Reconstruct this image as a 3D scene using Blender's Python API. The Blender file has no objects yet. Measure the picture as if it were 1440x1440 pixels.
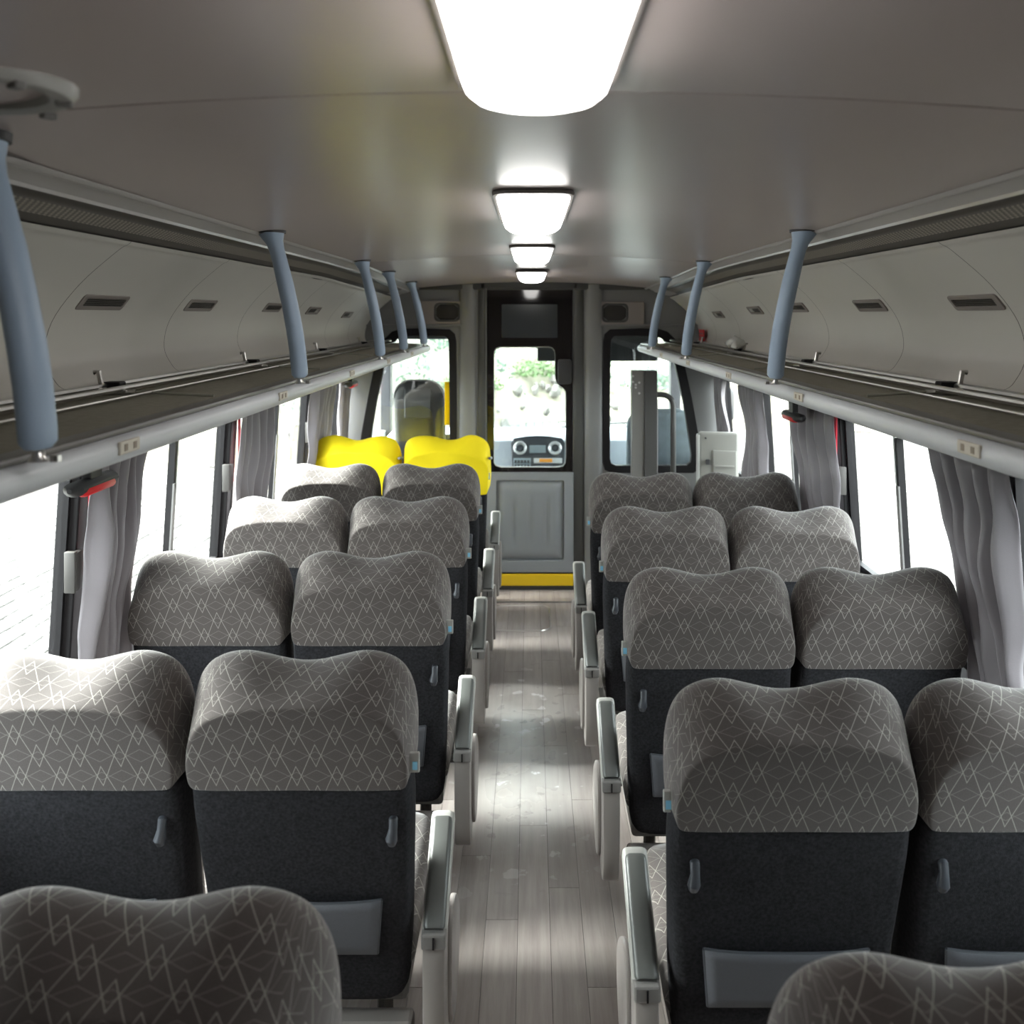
import bpy, bmesh, math, random
from mathutils import Vector, Matrix, noise
random.seed(7)
C = bpy.context.scene.collection
SC = bpy.context.scene
# ------------------------------------------------------------------ camera, world, sun, exposure
F = 1250.0; VX, VY = 746.0, 443.0; CZ = 1.80
cam_d = bpy.data.cameras.new('camera'); cam = bpy.data.objects.new('camera', cam_d); C.objects.link(cam)
cam.location = (0, 0, CZ); cam.rotation_euler = (math.pi/2, 0, 0)
cam_d.sensor_width = 36; cam_d.lens = F/1440*36
cam_d.shift_x = (720-VX)/1440; cam_d.shift_y = -(720-VY)/1440
cam_d.clip_start = .05; cam_d.clip_end = 300
cam_d.dof.use_dof = True; cam_d.dof.focus_distance = 2.5; cam_d.dof.aperture_fstop = 4.6
SC.camera = cam
w = bpy.data.worlds.new('overcast'); SC.world = w; w.use_nodes = True
bg = w.node_tree.nodes['Background']
bg.inputs[0].default_value = (.93, .97, 1, 1); bg.inputs[1].default_value = 11.0
sun_d = bpy.data.lights.new('veiled_sun', 'SUN'); sun = bpy.data.objects.new('veiled_sun', sun_d); C.objects.link(sun)
sun_d.energy = 60; sun_d.angle = math.radians(38); sun_d.color = (1, .985, .95)
sun.rotation_euler = Vector((.76, -.16, -.62)).to_track_quat('-Z', 'Y').to_euler()
SC.view_settings.view_transform = 'Standard'; SC.view_settings.look = 'None'
SC.view_settings.exposure = 0.55; SC.view_settings.gamma = 1; SC.view_settings.use_curve_mapping = False
LIGHT_E = 7.0

# ------------------------------------------------------------------ helpers
def P(px, py, d): return Vector(((px-VX)*d/F, d, CZ-(py-VY)*d/F))
def X(px, d): return (px-VX)*d/F
def Z(py, d): return CZ-(py-VY)*d/F
def fin(o, name=None, parent=None, label=None, cat=None, group=None, kind=None):
    if parent: o.parent = parent
    if label: o['label'] = label
    if cat: o['category'] = cat
    if group: o['group'] = group
    if kind: o['kind'] = kind
    return o
def empty(name, loc=(0,0,0), label=None, cat=None, group=None, kind=None, rz=0):
    o = bpy.data.objects.new(name, None); C.objects.link(o); o.location = loc; o.rotation_euler = (0,0,rz)
    o.empty_display_size = .05
    return fin(o, None, None, label, cat, group, kind)
def pydata(name, vs, fs, m, parent=None, smooth=False, **k):
    me = bpy.data.meshes.new(name); me.from_pydata([tuple(v) for v in vs], [], fs); me.update()
    bm = bmesh.new(); bm.from_mesh(me); bmesh.ops.recalc_face_normals(bm, faces=bm.faces); bm.to_mesh(me); bm.free()
    if m: me.materials.append(m)
    if smooth: me.shade_smooth() if hasattr(me, 'shade_smooth') else None
    o = bpy.data.objects.new(name, me); C.objects.link(o)
    return fin(o, None, parent, **k)
class MB:
    def __init__(s): s.v = []; s.f = []
    def add(s, vs, fs):
        n = len(s.v); s.v += [Vector(v) for v in vs]; s.f += [[i+n for i in f] for f in fs]; return s
    def box(s, a, b, M=None, bev=0):
        x0,y0,z0 = [min(p,q) for p,q in zip(a,b)]; x1,y1,z1 = [max(p,q) for p,q in zip(a,b)]
        if bev <= 0:
            vs = [(x,y,z) for x in (x0,x1) for y in (y0,y1) for z in (z0,z1)]
            fs = [[0,1,3,2],[4,6,7,5],[0,4,5,1],[2,3,7,6],[0,2,6,4],[1,5,7,3]]
        else:
            bm = bmesh.new(); bmesh.ops.create_cube(bm, size=1)
            for v in bm.verts: v.co = Vector(((x0+x1)/2+v.co.x*(x1-x0), (y0+y1)/2+v.co.y*(y1-y0), (z0+z1)/2+v.co.z*(z1-z0)))
            bmesh.ops.bevel(bm, geom=bm.edges[:], offset=bev, segments=2, profile=.5, affect='EDGES')
            bm.verts.index_update(); vs = [v.co.copy() for v in bm.verts]; fs = [[v.index for v in f.verts] for f in bm.faces]; bm.free()
        if M: vs = [M @ Vector(v) for v in vs]
        return s.add(vs, fs)
    def tube(s, pts, r, n=10, cap=True):
        pts = [Vector(p) for p in pts]; rs = r if isinstance(r, (list,tuple)) else [r]*len(pts)
        vs = []; fs = []; up = None
        for i, p in enumerate(pts):
            t = (pts[min(i+1,len(pts)-1)]-pts[max(i-1,0)]).normalized()
            if up is None: up = Vector((0,0,1)) if abs(t.z) < .9 else Vector((0,1,0))
            a = t.cross(up).normalized(); b = a.cross(t).normalized(); up = b
            rr = rs[i]; rx, ry = rr if isinstance(rr, (tuple,list)) else (rr, rr)
            for k in range(n):
                q = 2*math.pi*k/n; vs.append(p+a*math.cos(q)*rx+b*math.sin(q)*ry)
        for i in range(len(pts)-1):
            for k in range(n): fs.append([i*n+k, i*n+(k+1)%n, (i+1)*n+(k+1)%n, (i+1)*n+k])
        if cap: fs += [list(range(n))[::-1], [(len(pts)-1)*n+k for k in range(n)]]
        return s.add(vs, fs)
    def loft(s, loops, cap=True):
        n = len(loops[0]); vs = [v for l in loops for v in l]; fs = []
        for i in range(len(loops)-1):
            for k in range(n): fs.append([i*n+k, i*n+(k+1)%n, (i+1)*n+(k+1)%n, (i+1)*n+k])
        if cap: fs += [list(range(n))[::-1], [(len(loops)-1)*n+k for k in range(n)]]
        return s.add(vs, fs)
    def sweep_y(s, prof, ys, thick=None):      # open profile (x,z) swept along y; ys = [(y, dz_function or 0)]
        n = len(prof); vs = []; fs = []
        for y, fn in ys:
            for x, z in prof: vs.append((x, y, z+(fn(x) if callable(fn) else fn)))
        for i in range(len(ys)-1):
            for k in range(n-1): fs.append([i*n+k, i*n+k+1, (i+1)*n+k+1, (i+1)*n+k])
        return s.add(vs, fs)
    def prism(s, poly, axis, a, b):            # poly in the other two axes
        def m(p, t): return {'x':(t,p[0],p[1]), 'y':(p[0],t,p[1]), 'z':(p[0],p[1],t)}[axis]
        return s.loft([[m(p,a) for p in poly], [m(p,b) for p in poly]])
    def build(s, name, m, parent=None, smooth=False, bevel=0, **k):
        me = bpy.data.meshes.new(name); me.from_pydata([tuple(v) for v in s.v], [], s.f); me.update()
        bm = bmesh.new(); bm.from_mesh(me); bmesh.ops.recalc_face_normals(bm, faces=bm.faces)
        if bevel:
            es = [e for e in bm.edges if len(e.link_faces) == 2 and e.calc_face_angle(0) > .6]
            bmesh.ops.bevel(bm, geom=es, offset=bevel, segments=2, profile=.5, affect='EDGES')
        bm.to_mesh(me); bm.free()
        if m: me.materials.append(m)
        o = bpy.data.objects.new(name, me); C.objects.link(o)
        if smooth:
            for p in me.polygons: p.use_smooth = True
            if smooth != 'all': me.set_sharp_from_angle(angle=math.radians(42))
        return fin(o, None, parent, **k)
def dup(o, parent=None, **k):
    c = o.copy(); C.objects.link(c); 
    if parent: c.parent = parent
    for ch in list(o.children): dup(ch, c)
    return fin(c, None, None, **k)
def cat_rom(pts, sub=4, closed=False):
    out = []; n = len(pts); pts = [Vector(p) for p in pts]
    rng = range(n if closed else n-1)
    for i in rng:
        g = (lambda j: pts[j % n]) if closed else (lambda j: pts[max(0, min(n-1, j))])
        p0,p1,p2,p3 = g(i-1), g(i), g(i+1), g(i+2)
        for k in range(sub):
            t = k/sub
            out.append(.5*((2*p1)+(p2-p0)*t+(2*p0-5*p1+4*p2-p3)*t*t+(3*p1-p0-3*p2+p3)*t**3))
    if not closed: out.append(pts[-1])
    return out
def rrect(x0, z0, x1, z1, r, n=5):
    rs = r if isinstance(r, (list,tuple)) else [r]*4          # bl, br, tr, tl
    out = []
    for (cx, cz, a), q in zip([(x0+rs[0], z0+rs[0], math.pi), (x1-rs[1], z0+rs[1], 1.5*math.pi), (x1-rs[2], z1-rs[2], 0), (x0+rs[3], z1-rs[3], .5*math.pi)], rs):
        for k in range(n+1):
            t = a+k/n*math.pi/2; out.append((cx+q*math.cos(t), cz+q*math.sin(t)))
    return out
def plate(name, loops, y0, y1, m, parent=None, bev=0, **k):   # loops in (x,z): first outer, then holes; a solid with real holes
    cu = bpy.data.curves.new(name, 'CURVE'); cu.dimensions = '2D'; cu.fill_mode = 'BOTH'
    cu.extrude = abs(y1-y0)/2-bev; cu.bevel_depth = bev; cu.bevel_resolution = 1
    for L in loops:
        sp = cu.splines.new('POLY'); sp.points.add(len(L)-1)
        for p, q in zip(sp.points, L): p.co = (q[0], q[1], 0, 1)
        sp.use_cyclic_u = True
    t = bpy.data.objects.new('tmp', cu); C.objects.link(t)
    dg = bpy.context.evaluated_depsgraph_get(); me = bpy.data.meshes.new_from_object(t.evaluated_get(dg))
    bpy.data.objects.remove(t); bpy.data.curves.remove(cu)
    me.transform(Matrix(((1,0,0,0),(0,0,-1,(y0+y1)/2),(0,1,0,0),(0,0,0,1))))
    me.name = name
    me.materials.clear(); me.materials.append(m)
    for p in me.polygons: p.use_smooth = True
    me.set_sharp_from_angle(angle=math.radians(30))
    o = bpy.data.objects.new(name, me); C.objects.link(o)
    return fin(o, None, parent, **k)

# ------------------------------------------------------------------ materials
def mat(name, col, rough=.6, metal=0, spec=.5, var=0, vscale=8, bump=0, bscale=200, coat=0, emit=0, sheen=0, trans=0, rvar=0, stretch=None):
    m = bpy.data.materials.new(name); m.use_nodes = True; nt = m.node_tree; N = nt.nodes; L = nt.links
    b = N['Principled BSDF']; b.inputs['Base Color'].default_value = (*col, 1)
    b.inputs['Roughness'].default_value = rough; b.inputs['Metallic'].default_value = metal
    b.inputs['Specular IOR Level'].default_value = spec; b.inputs['Coat Weight'].default_value = coat
    b.inputs['Sheen Weight'].default_value = sheen
    tc = N.new('ShaderNodeTexCoord'); src = tc.outputs['Object']
    if stretch:
        mp = N.new('ShaderNodeMapping'); mp.inputs['Scale'].default_value = stretch; L.new(src, mp.inputs[0]); src = mp.outputs[0]
    if var:
        n = N.new('ShaderNodeTexNoise'); n.inputs['Scale'].default_value = vscale; n.inputs['Detail'].default_value = 5; L.new(src, n.inputs[0])
        r = N.new('ShaderNodeMix'); r.data_type = 'RGBA'; L.new(n.outputs[0], r.inputs[0])
        r.inputs[6].default_value = (*[max(0, c*(1-var)) for c in col], 1); r.inputs[7].default_value = (*[min(1, c*(1+var)) for c in col], 1)
        L.new(r.outputs[2], b.inputs['Base Color'])
        if rvar:
            q = N.new('ShaderNodeMapRange'); L.new(n.outputs[0], q.inputs[0]); q.inputs[1].default_value = .3; q.inputs[2].default_value = .7
            q.inputs[3].default_value = rough-rvar; q.inputs[4].default_value = rough+rvar; L.new(q.outputs[0], b.inputs['Roughness'])
    if bump:
        n = N.new('ShaderNodeTexNoise'); n.inputs['Scale'].default_value = bscale; n.inputs['Detail'].default_value = 2; L.new(src, n.inputs[0])
        u = N.new('ShaderNodeBump'); u.inputs['Strength'].default_value = bump; u.inputs['Distance'].default_value = .002
        L.new(n.outputs[0], u.inputs['Height']); L.new(u.outputs[0], b.inputs['Normal'])
    if emit:
        b.inputs['Emission Color'].default_value = (*col, 1); b.inputs['Emission Strength'].default_value = emit
    if trans:
        t = N.new('ShaderNodeBsdfTranslucent'); t.inputs[0].default_value = (*col, 1)
        x = N.new('ShaderNodeMixShader'); x.inputs[0].default_value = trans; L.new(b.outputs[0], x.inputs[1]); L.new(t.outputs[0], x.inputs[2])
        L.new(x.outputs[0], N['Material Output'].inputs[0])
    return m
def glass(name, tint=(.95,.97,.96), ior=1.45):
    m = bpy.data.materials.new(name); m.use_nodes = True; nt = m.node_tree; N = nt.nodes; L = nt.links
    N.remove(N['Principled BSDF'])
    t = N.new('ShaderNodeBsdfTransparent'); t.inputs[0].default_value = (*tint, 1)
    g = N.new('ShaderNodeBsdfGlossy'); g.inputs['Roughness'].default_value = .01
    f = N.new('ShaderNodeFresnel'); ge = N.new('ShaderNodeNewGeometry'); mr = N.new('ShaderNodeMapRange')   # same index on both faces of the thin pane
    L.new(ge.outputs['Backfacing'], mr.inputs[0]); mr.inputs[3].default_value = ior; mr.inputs[4].default_value = 1/ior; L.new(mr.outputs[0], f.inputs[0])
    x = N.new('ShaderNodeMixShader'); L.new(f.outputs[0], x.inputs[0]); L.new(t.outputs[0], x.inputs[1]); L.new(g.outputs[0], x.inputs[2])
    L.new(x.outputs[0], N['Material Output'].inputs[0]); return m
M = {}
M['ceiling'] = mat('ceiling_vinyl', (.50,.435,.42), .29, var=.05, vscale=3, bump=.04, bscale=700, spec=.8)
M['cove'] = mat('cove_plastic', (.62,.60,.56), .42, var=.04, vscale=4, bump=.03, bscale=500)
M['rim'] = mat('rim_plastic', (.66,.69,.72), .4, var=.04, vscale=9)
M['lip'] = mat('lip_plastic', (.52,.50,.49), .3)
M['darkstrip'] = mat('dark_plastic', (.075,.068,.062), .35)
M['black'] = mat('black_rubber', (.009,.008,.009), .5, var=.2, vscale=10, spec=.25)
M['blackgloss'] = mat('black_enamelled_glass', (.012,.010,.010), .04, spec=.7)
M['carpet'] = mat('shelf_carpet', (.28,.265,.22), .95, var=.25, vscale=60, bump=.6, bscale=900, spec=.1)
M['shell'] = mat('charcoal_needlefelt', (.023,.023,.026), .95, var=.95, vscale=150, bump=.6, bscale=700, spec=.12)
M['armlight'] = mat('light_grey_plastic', (.225,.205,.195), .38, var=.05, vscale=20)
M['armcap'] = mat('pale_cap_plastic', (.36,.36,.34), .35)
M['armpad'] = mat('grey_green_pad', (.085,.09,.086), .36, bump=.15, bscale=900)
M['hinge'] = mat('hinge_plastic', (.17,.165,.16), .4)
M['hook'] = mat('hook_plastic', (.045,.05,.06), .4)
M['pocket'] = mat('pocket_net', (.095,.10,.115), .8, var=.12, vscale=300, bump=.4, bscale=1200)
M['bluetag'] = mat('blue_tag', (.25,.62,.85), .4)
M['pole'] = mat('blue_grey_padding', (.34,.44,.57), .45, var=.08, vscale=14, bump=.1, bscale=300)
M['steel'] = mat('brushed_steel', (.55,.54,.52), .28, metal=1)
M['alu'] = mat('satin_aluminium', (.07,.066,.062), .5, metal=.0, spec=.3)
M['wire'] = mat('wire_cord', (.30,.30,.25), .5)
M['wallp'] = mat('wall_laminate', (.24,.24,.25), .5, var=.06)
M['part'] = mat('partition_plastic', (.20,.20,.20), .42, var=.08, vscale=5, bump=.08, bscale=400)
M['part_dark'] = mat('partition_dark', (.055,.055,.052), .45, var=.08, vscale=5)
M['partbeige'] = mat('speaker_surround', (.26,.23,.215), .45)
M['doorp'] = mat('door_plastic', (.27,.285,.30), .42, var=.06, vscale=6, bump=.08, bscale=400)
M['yellow'] = mat('yellow_paint', (.85,.56,.01), .4)
M['cover'] = mat('yellow_cover_cloth', (.88,.70,.012), .7, bump=.2, bscale=500, spec=.2); M['film'] = mat('yellow_film', (.95,.72,.01), .4, trans=.75)
M['red'] = mat('red_plastic', (.75,.015,.02), .3)
M['redcloth'] = mat('red_strap_cloth', (.55,.01,.03), .7)
M['white'] = mat('white_plastic', (.75,.75,.74), .4)
M['plate'] = mat('ivory_plate', (.62,.58,.50), .5, var=.1, vscale=60)
M['plateink'] = mat('faded_ink', (.30,.25,.20), .6)
M['curtain'] = mat('curtain_satin', (.22,.20,.215), .5, var=.08, vscale=6, trans=.12, sheen=.3, bump=.1, bscale=300)
M['lens'] = mat('lamp_diffuser', (1,.975,.94), .4, emit=LIGHT_E)
M['lamprim'] = mat('lamp_rim', (.16,.145,.135), .4)
M['glass'] = glass('window_glass', (.93,.96,.95)); M['partglass'] = glass('partition_glass', (.90,.94,.93), 1.5)
M['cabdark'] = mat('cab_dark_trim', (.03,.03,.033), .5, var=.2)
M['dash'] = mat('dashboard_plastic', (.36,.40,.45), .45, var=.05)
M['dashdark'] = mat('dash_dark', (.05,.055,.065), .4)
M['silver'] = mat('silver_ring', (.75,.76,.78), .25, metal=.3)
M['display'] = mat('grey_display', (.28,.34,.38), .2)
M['orange'] = mat('orange_button', (.9,.35,.03), .4)
M['cabseat'] = mat('cab_seat_cloth', (.07,.085,.10), .8, var=.5, vscale=14)
M['drvseat'] = mat('driver_seat_cloth', (.014,.013,.014), .75, var=.5, vscale=10, bump=.3, bscale=60)
M['piping'] = mat('seat_piping', (.35,.32,.32), .6)
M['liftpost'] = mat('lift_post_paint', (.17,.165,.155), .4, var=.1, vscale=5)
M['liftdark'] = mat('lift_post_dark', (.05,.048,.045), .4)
M['liftpanel'] = mat('lift_panel_beige', (.23,.225,.205), .5, var=.07)
M['darkpit'] = mat('speaker_mesh', (.03,.027,.025), .7, bump=.8, bscale=600)
M['paving'] = mat('paving_block', (.11,.107,.102), .9, spec=.08, var=.14, vscale=3, bump=.5, bscale=40)
M['joint'] = mat('joint_sand', (.008,.0075,.007), .95, spec=.05, var=.2)
M['bank'] = mat('bank_earth', (.17,.155,.12), .95, var=.45, vscale=1.6, bump=1, bscale=8)
M['leaf'] = mat('bank_leaves', (.07,.12,.04), .6, var=.6, vscale=.9, trans=.25)
M['leaf2'] = mat('grey_green_leaves', (.095,.135,.105), .6, var=.5, vscale=1.1, trans=.25)
M['stone'] = mat('rubble_stone', (.13,.12,.11), .9, var=.4, vscale=5)
M['bag'] = mat('clear_plastic_bag', (.55,.55,.53), .2, spec=.8, bump=.6, bscale=60)
M['roof'] = mat('roof_shell', (.3,.3,.3), .6)

def fabric():
    m = bpy.data.materials.new('zigzag_seat_fabric'); m.use_nodes = True; nt = m.node_tree; N = nt.nodes; L = nt.links
    b = N['Principled BSDF']; b.inputs['Roughness'].default_value = .9; b.inputs['Specular IOR Level'].default_value = .2; b.inputs['Sheen Weight'].default_value = .25
    uv = N.new('ShaderNodeUVMap'); sp = N.new('ShaderNodeSeparateXYZ'); L.new(uv.outputs[0], sp.inputs[0])
    def mth(op, a, c=None, d=None):
        n = N.new('ShaderNodeMath'); n.operation = op
        for i, v in enumerate((a, c, d)):
            if v is None: continue
            if isinstance(v, (int, float)): n.inputs[i].default_value = v
            else: L.new(v, n.inputs[i])
        return n.outputs[0]
    U, V = sp.outputs[0], sp.outputs[1]
    def zig(A, Pd, H, off, uoff, wd):
        t = mth('PINGPONG', mth('ADD', U, uoff), Pd/2)           # 0..Pd/2
        h = mth('MULTIPLY', t, A/(Pd/2))
        q = mth('ADD', mth('SUBTRACT', V, h), off)
        fr = mth('PINGPONG', q, H/2)                              # 0 at multiples of H
        cosn = 1/math.sqrt(1+(A/(Pd/2))**2)
        return mth('LESS_THAN', mth('MULTIPLY', fr, cosn), wd)
    A_, P_, H_ = .094, .082, .094
    lines = [zig(A_,P_,H_,0,0,.0007), zig(-A_,P_,H_,.050,0,.0007)]
    sh = [zig(-.023,P_,H_,.011,0,.0005), zig(.023,P_,H_,.039,0,.0005), zig(-.023,P_,H_,.058,.041,.0005), zig(.023,P_,H_,.086,.041,.0005)]
    s1 = mth('MAXIMUM', lines[0], lines[1]); s2 = mth('MAXIMUM', mth('MAXIMUM', sh[0], sh[1]), mth('MAXIMUM', sh[2], sh[3]))
    tot = mth('MAXIMUM', s1, mth('MULTIPLY', s2, .55))
    nz = N.new('ShaderNodeTexNoise'); nz.inputs['Scale'].default_value = 500; L.new(uv.outputs[0], nz.inputs[0])
    base = N.new('ShaderNodeMix'); base.data_type = 'RGBA'; L.new(nz.outputs[0], base.inputs[0])
    base.inputs[6].default_value = (.045,.038,.036,1); base.inputs[7].default_value = (.105,.09,.085,1)
    mx = N.new('ShaderNodeMix'); mx.data_type = 'RGBA'; L.new(tot, mx.inputs[0]); L.new(base.outputs[2], mx.inputs[6]); mx.inputs[7].default_value = (.27,.257,.23,1)
    L.new(mx.outputs[2], b.inputs['Base Color'])
    bu = N.new('ShaderNodeBump'); bu.inputs['Strength'].default_value = .4; bu.inputs['Distance'].default_value = .001; L.new(nz.outputs[0], bu.inputs['Height']); L.new(bu.outputs[0], b.inputs['Normal'])
    return m
M['fabric'] = fabric()
def perforated():
    m = mat('perforated_grille', (.30,.27,.23), .35, metal=.3); nt = m.node_tree; N = nt.nodes; L = nt.links; b = N['Principled BSDF']
    uv = N.new('ShaderNodeUVMap'); sp = N.new('ShaderNodeSeparateXYZ'); L.new(uv.outputs[0], sp.inputs[0])
    def mth(op, a, c=None):
        n = N.new('ShaderNodeMath'); n.operation = op
        for i, v in enumerate((a, c)):
            if v is None: continue
            if isinstance(v, (int, float)): n.inputs[i].default_value = v
            else: L.new(v, n.inputs[i])
        return n.outputs[0]
    res = []
    for o in (0, .5):
        a = mth('SUBTRACT', mth('FRACT', mth('ADD', mth('MULTIPLY', sp.outputs[0], 1/.017), o)), .5)
        c = mth('SUBTRACT', mth('FRACT', mth('ADD', mth('MULTIPLY', sp.outputs[1], 1/.017), o)), .5)
        d = mth('ADD', mth('MULTIPLY', a, a), mth('MULTIPLY', c, c)); res.append(mth('LESS_THAN', d, .062))
    h = mth('MAXIMUM', res[0], res[1])
    mx = N.new('ShaderNodeMix'); mx.data_type = 'RGBA'; L.new(h, mx.inputs[0]); mx.inputs[6].default_value = (.42,.38,.33,1); mx.inputs[7].default_value = (.012,.011,.01,1)
    L.new(mx.outputs[2], b.inputs['Base Color']); return m
M['perf'] = perforated()
def wood():
    m = mat('vinyl_plank', (.4,.37,.35), .34); nt = m.node_tree; N = nt.nodes; L = nt.links; b = N['Principled BSDF']
    tc = N.new('ShaderNodeTexCoord'); mp = N.new('ShaderNodeMapping'); mp.inputs['Scale'].default_value = (34,2.2,1); L.new(tc.outputs['Object'], mp.inputs[0])
    oi = N.new('ShaderNodeObjectInfo'); ad = N.new('ShaderNodeVectorMath'); ad.operation = 'ADD'
    sc = N.new('ShaderNodeVectorMath'); sc.operation = 'SCALE'; cb = N.new('ShaderNodeCombineXYZ'); L.new(oi.outputs['Random'], cb.inputs[1]); L.new(cb.outputs[0], sc.inputs[0]); sc.inputs['Scale'].default_value = 40
    L.new(mp.outputs[0], ad.inputs[0]); L.new(sc.outputs[0], ad.inputs[1])
    n = N.new('ShaderNodeTexNoise'); n.inputs['Scale'].default_value = 1; n.inputs['Detail'].default_value = 8; n.inputs['Roughness'].default_value = .65; L.new(ad.outputs[0], n.inputs[0])
    cr = N.new('ShaderNodeValToRGB'); cr.color_ramp.elements[0].position = .32; cr.color_ramp.elements[0].color = (.25,.215,.20,1); cr.color_ramp.elements[1].position = .68; cr.color_ramp.elements[1].color = (.37,.33,.31,1)
    L.new(n.outputs[0], cr.inputs[0])
    hsv = N.new('ShaderNodeHueSaturation'); L.new(cr.outputs[0], hsv.inputs['Color'])
    mr = N.new('ShaderNodeMapRange'); L.new(oi.outputs['Random'], mr.inputs[0]); mr.inputs[3].default_value = .80; mr.inputs[4].default_value = 1.12; L.new(mr.outputs[0], hsv.inputs['Value'])
    # pale scuffs and painted-in windscreen reflection on the worn aisle, plus dark scuffs
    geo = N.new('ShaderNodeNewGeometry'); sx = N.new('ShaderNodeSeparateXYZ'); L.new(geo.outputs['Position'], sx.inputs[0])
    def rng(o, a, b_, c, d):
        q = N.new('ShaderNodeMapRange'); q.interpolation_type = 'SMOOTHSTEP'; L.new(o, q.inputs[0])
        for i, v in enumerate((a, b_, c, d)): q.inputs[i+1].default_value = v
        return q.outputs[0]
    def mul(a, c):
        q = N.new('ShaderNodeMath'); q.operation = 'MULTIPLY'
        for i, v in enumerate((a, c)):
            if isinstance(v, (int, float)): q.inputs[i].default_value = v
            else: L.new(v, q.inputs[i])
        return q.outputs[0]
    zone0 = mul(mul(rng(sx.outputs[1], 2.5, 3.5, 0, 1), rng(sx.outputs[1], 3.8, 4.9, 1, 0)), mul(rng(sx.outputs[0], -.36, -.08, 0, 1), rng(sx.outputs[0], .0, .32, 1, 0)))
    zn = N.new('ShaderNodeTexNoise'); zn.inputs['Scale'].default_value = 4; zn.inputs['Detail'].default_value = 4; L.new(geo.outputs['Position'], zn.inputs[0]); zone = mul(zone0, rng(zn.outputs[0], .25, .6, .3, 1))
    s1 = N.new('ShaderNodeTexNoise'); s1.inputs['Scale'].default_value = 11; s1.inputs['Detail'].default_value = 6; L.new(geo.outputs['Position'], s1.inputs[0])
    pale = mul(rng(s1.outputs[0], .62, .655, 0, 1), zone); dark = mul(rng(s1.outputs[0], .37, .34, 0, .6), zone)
    wear_sheen = mul(zone, .6)
    mxw = N.new('ShaderNodeMix'); mxw.data_type = 'RGBA'; L.new(wear_sheen, mxw.inputs[0]); L.new(hsv.outputs[0], mxw.inputs[6]); mxw.inputs[7].default_value = (.52,.52,.51,1)
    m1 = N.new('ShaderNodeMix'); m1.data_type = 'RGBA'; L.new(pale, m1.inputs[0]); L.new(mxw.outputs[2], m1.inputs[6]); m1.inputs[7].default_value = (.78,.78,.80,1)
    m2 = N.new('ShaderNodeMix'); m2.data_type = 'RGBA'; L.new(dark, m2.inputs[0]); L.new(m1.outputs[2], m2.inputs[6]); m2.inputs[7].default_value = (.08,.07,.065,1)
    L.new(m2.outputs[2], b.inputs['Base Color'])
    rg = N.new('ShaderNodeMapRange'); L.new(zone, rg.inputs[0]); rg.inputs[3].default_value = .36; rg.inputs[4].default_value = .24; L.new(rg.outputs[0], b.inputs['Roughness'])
    return m
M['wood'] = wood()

# ------------------------------------------------------------------ the shell of the bus
CX = .01; YB = -1.3; YP = 5.84
def wx(z): return 1.255+(1.35-z)*.06
floor = MB().box((-1.32,YB,-.06), (1.32,YP+.1,-.006)).build('floor', M['joint'], kind='structure')
pw = .0955; pl = .92; nx = 27
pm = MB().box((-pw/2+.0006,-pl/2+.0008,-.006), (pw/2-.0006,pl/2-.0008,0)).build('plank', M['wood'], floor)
first = True
for i in range(nx):
    x = (i-(nx-1)/2)*pw+CX; off = [0,.37,.71,.18,.55][i % 5]*pl
    for j in range(10):
        y = YB+pl/2+j*pl-off; ya_, yb_ = max(y-pl/2, YB), min(y+pl/2, YP+.05)
        if yb_-ya_ < .02: continue
        if yb_-ya_ < pl-.001:
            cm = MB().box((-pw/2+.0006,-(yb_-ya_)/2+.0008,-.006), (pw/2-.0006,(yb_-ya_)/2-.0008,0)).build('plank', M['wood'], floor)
            cm.location = (x, (ya_+yb_)/2, 0); continue
        o = pm if first else pm.copy()
        if not first: C.objects.link(o)
        first = False; o.location = (x, y, 0)
# ceiling
def ceil_z(x): return 2.058-.068*(x-CX)**2
def drop(y): return 0 if y < 3.9 else -.048*((y-3.9)/1.94)
ceiling = empty('ceiling', (0,0,0), kind='structure')
def ceil_panel(y0, y1):
    xs = [CX-.738+1.476*k/28 for k in range(29)]; n = 10
    vs = []; fs = []
    for layer in (0, 1):
        for j in range(n+1):
            y = y0+(y1-y0)*j/n; e = min(y-y0, y1-y)
            for x in xs: vs.append((x, y, ceil_z(x)+drop(y)+(.006 if e < 1e-6 else 0)+.012*layer))
    W = len(xs); K = W*(n+1)
    for j in range(n):
        for i in range(W-1):
            a = j*W+i; fs += [[a,a+1,a+W+1,a+W],[a+K,a+K+W,a+K+W+1,a+K+1]]
    for i in range(W-1): fs += [[i,i+K,i+K+1,i+1],[n*W+i,n*W+i+1,n*W+i+1+K,n*W+i+K]]
    return MB().add(vs, fs).build('ceiling_panel', M['ceiling'], ceiling, smooth=True)
for a, b in ((YB,1.047),(1.053,3.897),(3.903,YP)): ceil_panel(a, b)
def strip(prof, y0, y1, name, m, parent, seg=12, uv=False, smooth=True, dropf=True, **k):
    ys = [(y0+(y1-y0)*i/seg, drop(y0+(y1-y0)*i/seg) if dropf else 0) for i in range(seg+1)]
    o = MB().sweep_y(prof, ys).build(name, m, parent, smooth=smooth, **k)
    if uv:
        me = o.data; ul = me.uv_layers.new(name='UVMap'); p0 = Vector((prof[0][0], prof[0][1]))
        for l in me.loops:
            c = me.vertices[l.vertex_index].co; ul.data[l.index].uv = (c.y, (Vector((c.x, c.z-(drop(c.y) if dropf else 0)))-p0).length)
    return o
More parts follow.
